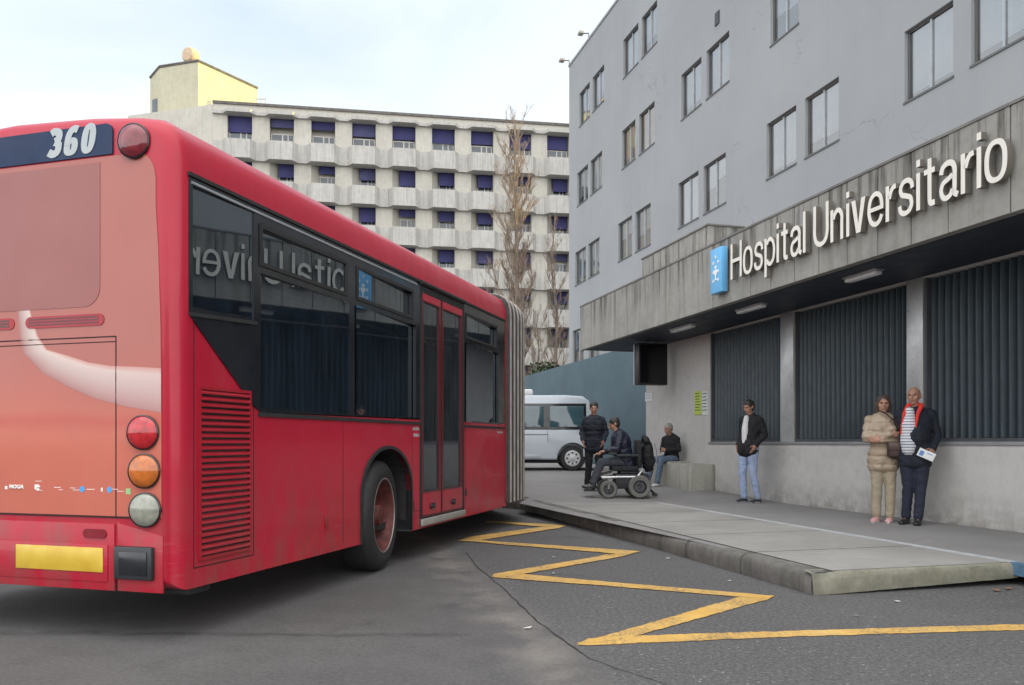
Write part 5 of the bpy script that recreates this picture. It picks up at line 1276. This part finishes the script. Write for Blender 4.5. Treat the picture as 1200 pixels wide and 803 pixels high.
def person(label, M, P, jacket, trousers, shoes, hair, female=False, jl=.86, bulk=1.0, puffy=0, group=None, belly=0, skin=None, hoodie=None, hairlong=False, bald=False, jwr=.006, stiff=1, collar=None, quilt=0):
    """P: joint dict in local metres (figure faces -y). Builds body + clothing children"""
    skin = skin or SK; e = empty('person', label, 'person', M)
    J = P; w = .93 if female else 1.0
    sh = [J['shR'], J['shL']]; hp = [J['hipR'], J['hipL']]; nk = J['neck']; pv = J['pelvis']; ch = J['chest']; hd = J['head']
    up = (nk-pv).normalized()
    def torso(mb, g, hem=0):
        acr = (sh[1]-sh[0]).normalized(); fwd = up.cross(acr).normalized()*-1
        Mt = Matrix((acr, -fwd, up)).transposed()
        mb.ell(pv, ((.155+g)*w*bulk, (.115+g)*bulk, .15+g), Mt); mb.ell(pv.lerp(ch, .5)+fwd*belly*.5, ((.14+g)*w*bulk, (.108+g+belly*.8)*bulk, .17+g), Mt)
        mb.ell(ch, ((.165+g)*w*bulk, (.118+g)*bulk, .19+g), Mt); mb.ell(ch.lerp(nk, .55), ((.15+g)*w, (.085+g), .09+g), Mt)
        for s in sh: mb.cap(s-up*(g*.6), ch.lerp(nk, .62), .050+g*.6, .072+g*.8)
        if female and g < .05: 
            for s_ in (-1, 1): mb.ell(ch+fwd*.09+acr*.075*s_-up*.02, .062+g*.5)
        return Mt, acr, fwd
    b = MB(); Mt, acr, fwd = torso(b, 0)
    b.cap(nk-up*.03, hd-V(0, 0, .07), .052*w, .050*w)
    # head, in its own frame
    hf = J.get('face', fwd).normalized(); hu = J.get('hup', up); hu = (hu-hf*hu.dot(hf)).normalized(); hs = hf.cross(hu)
    MHd = Matrix((hs, -hf, hu)).transposed()
    def hpnt(x, y, z): return hd+MHd @ V(x, y, z)
    b.ell(hpnt(0, .012, .025), (.073, .092, .088), MHd); b.ell(hpnt(0, -.025, -.035), (.058, .062, .075), MHd); b.ell(hpnt(0, -.052, -.085), (.030, .026, .022), MHd)
    b.cap(hpnt(0, -.088, .012), hpnt(0, -.108, -.020), .010, .015, 8); b.ell(hpnt(0, -.085, -.050), (.026, .012, .010), MHd)
    for s in (-1, 1): b.ell(hpnt(.076*s, .012, -.005), (.010, .020, .032), MHd); b.ell(hpnt(.030*s, -.078, .032), (.024, .010, .008), MHd); b.ell(hpnt(.042*s, -.055, -.018), (.022, .02, .018), MHd)
    for s, k in ((0, 'R'), (1, 'L')):
        el, wr_ = J['el'+k], J['wr'+k]; b.cap(sh[s], el, .048, .038); b.cap(el, wr_, .038, .025)
        hdir = J.get('hd'+k, (wr_-el)); hand(b, wr_, hdir, J.get('pn'+k, V(-1 if s else 1, 0, 0)), 1.0, J.get('curl'+k, .5), 1 if s else -1)
        kn, an = J['kn'+k], J['an'+k]; b.cap(hp[s], kn, .085*bulk, .056); b.cap(kn, an, .055, .036); b.ell(kn.lerp(an, .3)+(V(0, .015, 0)), (.05, .052, .09))
        ft = J.get('ft'+k, V(0, -1, 0)).normalized(); b.cap(an+V(0, 0, -.03), an+ft*.14+V(0, 0, -.052), .032, .024)
    remesh(b, 'body', skin, e, .0085, smooth=1)
    for s in (-1, 1):
        MB().ell(hpnt(.030*s, -.079, .016), (.012, .008, .007), MHd, 10, 6).build('eye', mat('eye_dark', (.05, .035, .03), .2, var=0), e, smooth=60)
    # jacket with sleeves
    j = MB(); g = .028+puffy; torso(j, g); hem = pv-up*.0+V(0, 0, 0)
    # skirt of jacket to the hem
    hemz = pv-up*(.95-jl); j.cap(pv+acr*.05, hemz+acr*.06, (.10+g)*bulk, (.098+g)*bulk); j.cap(pv-acr*.05, hemz-acr*.06, (.10+g)*bulk, (.098+g)*bulk)
    for s, k in ((0, 'R'), (1, 'L')):
        el, wr_ = J['el'+k], J['wr'+k]; q = wr_.lerp(el, .06); j.cap(sh[s]-up*.012, el, .055+puffy+g*.15, .050+puffy); j.cap(el, q, .052+puffy, .038+puffy*.7)
    j.cap(nk-up*.05, nk+up*.0, .068+puffy*.3, .064+puffy*.3)
    remesh(j, 'jacket', jacket, e, .011, jwr, 9, quilt=quilt)
    t = MB(); t.ell(pv-up*.02, (.165*w*bulk, .125*bulk, .13), Mt)
    for s, k in ((0, 'R'), (1, 'L')):
        kn, an = J['kn'+k], J['an'+k]; t.cap(hp[s], kn, .098*bulk, .068); t.cap(kn, an+(kn-an).normalized()*.02, .067, .056); t.cap(hp[s], pv, .1*bulk, .11*bulk)
        t.ell(an+(kn-an)*.10, (.06, .062, .03))
    remesh(t, 'trousers', trousers, e, .011, .006, 8)
    for s, k in ((0, 'R'), (1, 'L')):
        an = J['an'+k]; ft = J.get('ft'+k, V(0, -1, 0)).normalized(); fl_ = V(0, 0, -.058); dn = J.get('sole'+k, V(0, 0, -1)); lat = ft.cross(dn).normalized(); Ms = Matrix((lat, ft, -dn)).transposed()
        c = MB(); base = an+dn*.075; c.ell(an+dn*.03-ft*.005, (.043, .052, .048), Ms); c.ell(base+ft*.045-dn*.028, (.043, .115, .035), Ms); c.ell(base+ft*.125-dn*.022, (.045, .060, .026), Ms); c.ell(base-ft*.03-dn*.022, (.038, .042, .036), Ms)
        so = remesh(c, 'shoe', shoes[0], e, .008, 0, smooth=2)
        q = MB(); pts = [(math.cos(a)*.046*(1.0 if math.sin(a) > 0 else .86), .045+math.sin(a)*.135) for a in [i*math.pi/10 for i in range(20)]]
        q.prism(pts, lambda x, y, d: tuple(base+Ms @ V(x, y, d)), -.002, .020); q.build('sole', shoes[1], so, bevel=.005)
    if not bald:
        h = MB(); h.ell(hpnt(0, .022, .040), (.083, .098, .085), MHd)
        if hairlong: h.ell(hpnt(0, .055, -.03), (.085, .06, .11), MHd); h.cap(hpnt(-.07, .02, .0), hpnt(-.075, .03, -.12), .03, .025); h.cap(hpnt(.07, .02, .0), hpnt(.075, .03, -.12), .03, .025)
        else: h.ell(hpnt(0, .045, -.005), (.074, .065, .075), MHd)
        remesh(h, 'hair', hair, e, .008, .004, 22, smooth=1)
    if bald:
        h = MB(); h.ell(hpnt(0, .045, .0), (.078, .068, .055), MHd); remesh(h, 'hair', hair, e, .008, .003, 22, smooth=1)
    return e, dict(acr=acr, fwd=fwd, up=up, Mt=Mt, hp=hpnt)
def stand(sc=1.0, **kw):
    P = dict(pelvis=V(0, 0, .95), chest=V(0, 0, 1.27), neck=V(0, .01, 1.46), head=V(0, -.01, 1.615), shR=V(-.175, .01, 1.405), shL=V(.175, .01, 1.405),
        elR=V(-.225, .04, 1.12), elL=V(.225, .04, 1.12), wrR=V(-.235, -.03, .87), wrL=V(.235, -.03, .87), hipR=V(-.09, 0, .90), hipL=V(.09, 0, .90),
        knR=V(-.10, -.02, .49), knL=V(.10, -.02, .49), anR=V(-.105, .02, .08), anL=V(.105, .02, .08))
    P.update(kw); return {k: (v*sc if k not in ('ftR', 'ftL', 'face', 'hup', 'hdR', 'hdL', 'pnR', 'pnL', 'curlR', 'curlL', 'soleR', 'soleL') else v) for k, v in P.items()}
def at(u, Y, yaw, sc=1.0, z=None): 
    X = (u-CU)/F*Y; return tm(X, Y, zs(Y) if z is None else z, R(yaw))
SHB = mat('shoe_black', (.015, .015, .017), .4, var=.2); SOB = mat('sole_black', (.02, .02, .02), .7)
NAVYC = cloth('navy_cloth', (.009, .012, .022)); BLKC = cloth('black_cloth', (.010, .010, .012)); DENIM = cloth('pale_denim', (.30, .38, .54), .22, 6)
GREYJ = cloth('grey_jeans', (.045, .052, .065), .3, 8); BEIG = cloth('beige_puffer', (.34, .265, .19), .15, 5, .5); BTR = cloth('beige_trousers', (.33, .28, .20), .12, 6)
HBR = mat('hair_brown', (.06, .04, .028), .6, var=.3, nscale=40); HGR = mat('hair_grey', (.28, .26, .24), .6, var=.25, nscale=40); HDK = mat('hair_dark', (.02, .016, .014), .6, var=.3, nscale=40)

# man in the navy jacket with the striped shirt, against the wall (yaw 0 faces the camera; negative x is left in the picture)
Y1 = 10.05; 
P = stand(.985, pelvis=V(0, .02, .95), chest=V(.0, .05, 1.27), neck=V(0, .07, 1.46), head=V(-.01, .05, 1.615), shR=V(-.185, .07, 1.40), shL=V(.185, .07, 1.40), elL=V(.255, .08, 1.12), wrL=V(.20, -.08, .93), pnL=V(-1, .2, 0), curlL=1.1, hdL=V(-.45, -.55, -.5),
    elR=V(-.22, .14, 1.13), wrR=V(-.20, .08, .90), knR=V(-.075, -.02, .49), knL=V(.07, -.03, .49), anR=V(-.10, .0, .08), anL=V(.04, -.09, .08), ftR=V(-.35, -1, 0), ftL=V(-.1, -1, 0), face=V(-.25, -1, -.05))
p1, inf = person('grey-haired man in navy jacket with red collar and striped shirt holding a paper', at(1072, Y1, -28), P, NAVYC, cloth('navy_trousers', (.014, .018, .034)), (SHB, SOB), HGR, bulk=1.10, belly=.05, jl=.80, bald=True)
# open jacket front: striped shirt panel and red lining collar following the chest
def stripe_mat():
    m, nt, b = nodes('striped_shirt'); v = coords(nt); z = sepxyz(nt, v)[2]; s = mth(nt, 'SINE', mth(nt, 'MULTIPLY', z, 2*math.pi/.035))
    lk(nt, ramp(nt, s, [(.45, (.62, .62, .63)), (.62, (.13, .16, .24))]), b.inputs['Base Color']); b.inputs['Roughness'].default_value = .9; return m
shirt = MB()
for a, b_, r0, r1 in ((1.40, 1.22, .055, .098), (1.22, 1.02, .098, .105), (1.02, .93, .105, .090)):
    shirt.cap(V(-.055, -.055-(.02 if a < 1.3 else 0), a), V(-.060, -.075, b_), r0, r1)
remesh(shirt, 'shirt', stripe_mat(), p1, .010, .002)
REDC = cloth('red_collar', (.62, .035, .025), .1)
cl_ = MB(); cl_.cap(V(.075, .0, 1.46), V(.035, -.11, 1.36), .030, .024); cl_.cap(V(.035, -.11, 1.36), V(.012, -.145, 1.18), .024, .012); cl_.cap(V(-.075, .0, 1.46), V(-.115, -.095, 1.36), .030, .024); cl_.cap(V(-.115, -.095, 1.36), V(-.15, -.125, 1.12), .022, .012); cl_.cap(V(-.07, .05, 1.475), V(.07, .05, 1.475), .034, .034)
remesh(cl_, 'collar', REDC, p1, .009, .002)
pp = MB(); Mp = p1.matrix_basis @ Matrix.Translation((.12, -.175, .865)) @ Matrix.Rotation(R(25), 4, 'Y') @ Matrix.Rotation(R(-15), 4, 'Z')
pe = empty('folded_paper', 'folded white paper with blue print held at the hip by the grey-haired man', 'paper', Mp)
MB().box(-.09, .11, -.004, .004, -.045, .055).build('sheet', WP, pe, bevel=.002); MB().box(-.07, -.02, -.0052, -.004, -.03, .03).box(.01, .08, -.0052, -.004, .02, .03).build('print', mat('blue_print', (.12, .22, .45), .7), pe)

# woman in the beige puffer jacket, arms crossed
Y2 = 10.35; 
P = stand(.93, elR=V(-.225, -.07, 1.15), elL=V(.225, -.07, 1.13), wrR=V(.06, -.235, 1.20), wrL=V(-.07, -.225, 1.12), hdR=V(1, .25, -.05), hdL=V(-1, .25, .1), pnR=V(0, 1, 0), pnL=V(0, 1, 0), curlR=.6, curlL=.6,
    hipR=V(-.08, 0, .90), hipL=V(.08, 0, .90), knR=V(-.085, -.02, .49), knL=V(.085, -.03, .49), anR=V(-.085, .0, .08), anL=V(.075, -.03, .08), ftR=V(-.5, -1, 0), ftL=V(-.3, -1, 0), face=V(-.1, -1, -.05))
p2, inf2 = person('woman in beige quilted jacket with crossed arms, leaning beside the man in navy', at(1035, Y2, -14), P, BEIG, BTR, (mat('pink_shoe', (.55, .30, .30), .6), mat('white_sole', (.65, .62, .6), .6)), HBR, female=True, jl=.80, puffy=.006, hairlong=True, jwr=.008, quilt=.022)
Mb = p2.matrix_basis @ Matrix.Translation((.13, -.20, .93)); be = empty('shoulder_bag', 'dark brown shoulder bag hanging at the hip of the woman in beige', 'bag', Mb)
bg_ = MB(); bg_.ell((0, 0, 0), (.13, .05, .115)); bo_ = MB(); bo_.box(-.12, .12, -.045, .045, -.11, .09); bo_.build('pouch', mat('brown_leather', (.045, .022, .018), .45, var=.25, nscale=14), be, bevel=.035, seg=4)
MB().box(-.115, .115, -.056, -.046, -.02, .085).build('flap', mat('brown_leather_flap', (.055, .028, .022), .4, var=.2), be, bevel=.004)
MB().tube([(.09, 0, .08), (.06, -.02, .2), (-.02, -.0, .33), (-.12, .04, .44), (-.2, .12, .49)], .009, 6).build('strap', mat('strap_dark', (.03, .018, .015), .5), be)

# man in black jacket and pale jeans, hands in pockets, looking left
Y3 = 13.55
P = stand(1.0, chest=V(0, .05, 1.27), neck=V(0, .05, 1.46), head=V(0, -.01, 1.60), shR=V(-.18, .05, 1.40), shL=V(.18, .05, 1.40), pelvis=V(0, -.02, .95), elR=V(-.25, .10, 1.14), wrR=V(-.19, -.06, .96), elL=V(.25, .10, 1.14), wrL=V(.19, -.06, .96),
    hdR=V(.25, -.4, -.9), hdL=V(-.25, -.4, -.9), curlR=.3, curlL=.3, hipR=V(-.09, -.02, .90), hipL=V(.09, -.02, .90), knR=V(-.11, -.04, .49), knL=V(.09, -.01, .49), anR=V(-.13, .02, .08), anL=V(.10, .10, .08), face=V(0, -1, -.35), hup=V(0, -.1, 1))
p3, _ = person('man in open black jacket, white shirt and pale jeans standing alone by the wall', at(878, Y3, -58), P, BLKC, DENIM, (mat('dark_trainer', (.02, .03, .035), .6), mat('pale_sole', (.4, .4, .38), .6)), HDK, jl=.88, puffy=.006)
s3 = MB(); s3.cap(V(0, -.065, 1.42), V(0, -.095, 1.22), .045, .062); s3.cap(V(0, -.095, 1.22), V(.0, -.10, .93), .062, .052); remesh(s3, 'shirt', cloth('white_shirt', (.62, .63, .64), .05), p3, .010, .002)

# standing figure in dark padded jacket by the wheelchair
Y4 = 15.6
P = stand(.985, shR=V(-.16, .01, 1.40), shL=V(.16, .01, 1.40), elR=V(-.24, .03, 1.14), wrR=V(-.20, -.13, .97), elL=V(.24, .03, 1.14), wrL=V(.20, -.13, .97), hdR=V(.2, -.5, -.8), hdL=V(-.2, -.5, -.8), anR=V(-.14, .02, .08), anL=V(.12, .02, .08), face=V(.15, -1, -.2))
p4, _ = person('person in dark quilted jacket standing behind the wheelchair user', at(696, Y4, -12), P, NAVYC, BLKC, (SHB, SOB), HDK, jl=.84, puffy=.004, jwr=.008, quilt=.014)

# powered wheelchair facing left, and its user
WCY = 14.45; wcz = zs(WCY); Mw = at(731, WCY, 0)
wc_ = empty('power_wheelchair', 'powered wheelchair with grey tyres and silver frame on the pavement facing left', 'wheelchair', Mw)
TYG = mat('grey_tyre', (.13, .13, .12), .8, var=.15); PLB = mat('matt_black_plastic', (.016, .017, .019), .5, var=.2); UPH = cloth('black_upholstery', (.014, .015, .018))
def cw_(x, y, r, wd, rear):
    for s in (-1, 1):
        M = Matrix.Translation((x, y*s, r)) @ Matrix.Rotation(R(-90), 4, 'Z') @ Matrix.Scale(s, 4, (1, 0, 0)) 
        t = MB(); t.lathe([(r*.58, wd*.3), (r*.62, wd*.5), (r*.9, wd*.5), (r, wd*.25), (r, -wd*.25), (r*.9, -wd*.5), (r*.58, -wd*.4)], M, 36); wo = t.build('wheel' if rear else 'caster', TYG, wc_, smooth=50)
        h = MB(); h.lathe([(r*.60, wd*.2), (r*.5, wd*.15), (r*.48, wd*.1), (r*.2, wd*.1), (r*.18, wd*.5), (.001, wd*.52)], M, 30)
        for k in range(5):
            a = k*2*math.pi/5; d = M.to_3x3() @ V(0, math.cos(a), math.sin(a)); c = M @ V(wd*.25, 0, 0); h.tube([c+d*r*.15, c+d*r*.55], .014, 6)
        h.build('rim', mat('dark_rim', (.05, .052, .055), .4, .4), wo, smooth=40)
cw_(.24, .28, .20, .085, True); cw_(-.30, .25, .155, .065, False)
ch = MB(); ch.box(-.18, .42, -.22, .22, .16, .42); ch.box(-.10, .32, -.20, .20, .42, .47); ch.build('motor_base', PLB, wc_, bevel=.03)
for s in (-1, 1):
    sf = MB(); sf.tube([(-.42, .24*s, .36), (-.15, .26*s, .37), (.20, .26*s, .37), (.30, .26*s, .50)], .022, 8); sf.tube([(-.30, .25*s, .16), (-.28, .25*s, .36)], .02, 8); sf.build('frame_rail', mat('frame_silver', (.50, .51, .52), .3, .6), wc_, smooth=45)
    
for s in (-1, 1): MB().tube([(.40, .12*s, .2), (.54, .12*s, .07)], .012, 8).lathe([(.001, .015), (.03, .015), (.034, 0), (.03, -.015), (.001, -.015)], Matrix.Translation((.55, .12*s, .05)) @ Matrix.Rotation(R(90), 4, 'Z'), 14).build('anti_tip_wheel', PLB, wc_)
MB().box(-.24, .24, -.23, .23, .47, .56).build('seat', UPH, wc_, bevel=.03)
MB().box(.20, .29, -.22, .22, .52, 1.02).build('backrest', UPH, wc_, bevel=.03)
for s in (-1, 1):
    ar = MB(); ar.tube([(.24, .27*s, .55), (.22, .27*s, .74)], .013, 8); ar.box(-.16, .22, .245*s-.03, .245*s+.03, .73, .77); a_ = ar.build('armrest', PLB, wc_, bevel=.008)
jy = MB(); jy.box(-.30, -.16, -.29, -.22, .76, .80); jy.tube([(-.24, -.255, .80), (-.24, -.255, .87)], [.010, .014], 8); jy.build('joystick', PLB, wc_, bevel=.006)
for s in (-1, 1):
    fr = MB(); fr.tube([(-.22, .12*s, .46), (-.44, .12*s, .40), (-.56, .12*s, .14)], .014, 8); fr.box(-.70, -.50, .12*s-.07, .12*s+.07, .115, .135); fr.build('footrest', PLB, wc_)
# user: local figure faces -y -> rotate so it faces -x in the picture
def sitP(**kw):
    P = dict(pelvis=V(0, 0, .64), chest=V(0, -.03, .95), neck=V(0, -.05, 1.15), head=V(0, -.09, 1.30), shR=V(-.175, -.04, 1.09), shL=V(.175, -.04, 1.09), elR=V(-.23, -.10, .83), elL=V(.23, -.10, .83),
        wrR=V(-.19, -.33, .80), wrL=V(.19, -.33, .80), hipR=V(-.09, -.02, .62), hipL=V(.09, -.02, .62), knR=V(-.11, -.42, .60), knL=V(.11, -.42, .60), anR=V(-.11, -.58, .22), anL=V(.11, -.58, .22), hdR=V(.1, -1, -.1), hdL=V(-.1, -1, -.1), pnR=V(0, 0, -1), pnL=V(0, 0, -1), curlR=.9, curlL=.9)
    P.update(kw); return P
p5, _ = person('wheelchair user in navy jacket and grey jeans leaning forward in the powered chair', Mw @ Matrix.Translation((.02, 0, .02)) @ Matrix.Rotation(R(-90), 4, 'Z'), sitP(chest=V(0, -.07, .95), neck=V(0, -.12, 1.15), head=V(0, -.19, 1.28), face=V(0, -1, -.45), hup=V(0, -.3, 1), shR=V(-.175, -.11, 1.09), shL=V(.175, -.11, 1.09), elR=V(-.23, -.17, .84), elL=V(.23, -.17, .84), wrR=V(-.20, -.40, .76), wrL=V(.20, -.38, .80)), cloth('navy_shell', (.010, .013, .030), .2, 12, .55), GREYJ, (SHB, SOB), HDK, bulk=1.14, puffy=.012, jl=.88, jwr=.010)
# backpack / coat hung on the wheelchair back
bk = empty('backpack', 'black backpack hung on the back of the wheelchair', 'bag', Mw @ Matrix.Translation((.42, 0, .62)))
b_ = MB(); b_.ell((0, 0, .12), (.11, .19, .30)); b_.ell((.03, 0, .0), (.11, .17, .17)); b_.cap((-.03, -.12, .38), (-.05, -.05, .44), .06, .05); b_.cap((-.03, .12, .38), (-.05, .05, .44), .06, .05); remesh(b_, 'pack', BLKC, bk, .012, .010, 8)
MB().tube([(.10, -.12, .34), (.145, -.13, .2), (.14, -.12, .02), (.09, -.11, -.1)], .012, 6).build('strap', mat('grey_strap', (.22, .23, .24), .6), bk)

# man sitting on the concrete block
c6 = W0+ET*(tB+1.35)+EN*.27; zt6 = ztop
p6, _ = person('man in black coat and blue jeans sitting on the concrete block against the wall', Matrix.Translation((c6.x, c6.y, zt6-.545)) @ Matrix.Rotation(R(-52), 4, 'Z') , sitP(pelvis=V(0, 0, .66), chest=V(0, .03, .94), neck=V(0, -.01, 1.12), head=V(0, -.09, 1.25), shR=V(-.17, -.01, 1.05), shL=V(.17, -.01, 1.05), elR=V(-.23, -.02, .82), elL=V(.23, -.02, .82), wrR=V(-.06, -.22, .84), wrL=V(.06, -.24, .80), face=V(0, -1, -.2),
    hdR=V(1, -.3, 0), hdL=V(-1, -.3, 0), knR=V(-.12, -.42, .60), knL=V(.11, -.44, .60), anR=V(-.14, -.58, .14), anL=V(.10, -.55, .14)), BLKC, cloth('mid_denim', (.10, .14, .20), .25, 8), (mat('white_shoe', (.55, .55, .54), .6), SOB), HGR, jl=.86, jwr=.008)
# walker half hidden behind the bus bellows
P = stand(1.0, elL=V(.225, .05, 1.12), wrL=V(.235, .0, .88), anR=V(-.105, -.15, .08), anL=V(.105, .2, .10))
p8, _ = person('person in black coat mostly hidden behind the bus bellows, only one arm showing', at(598.5, 17.2, 0), P, BLKC, BLKC, (SHB, SOB), HDK, jl=.80)
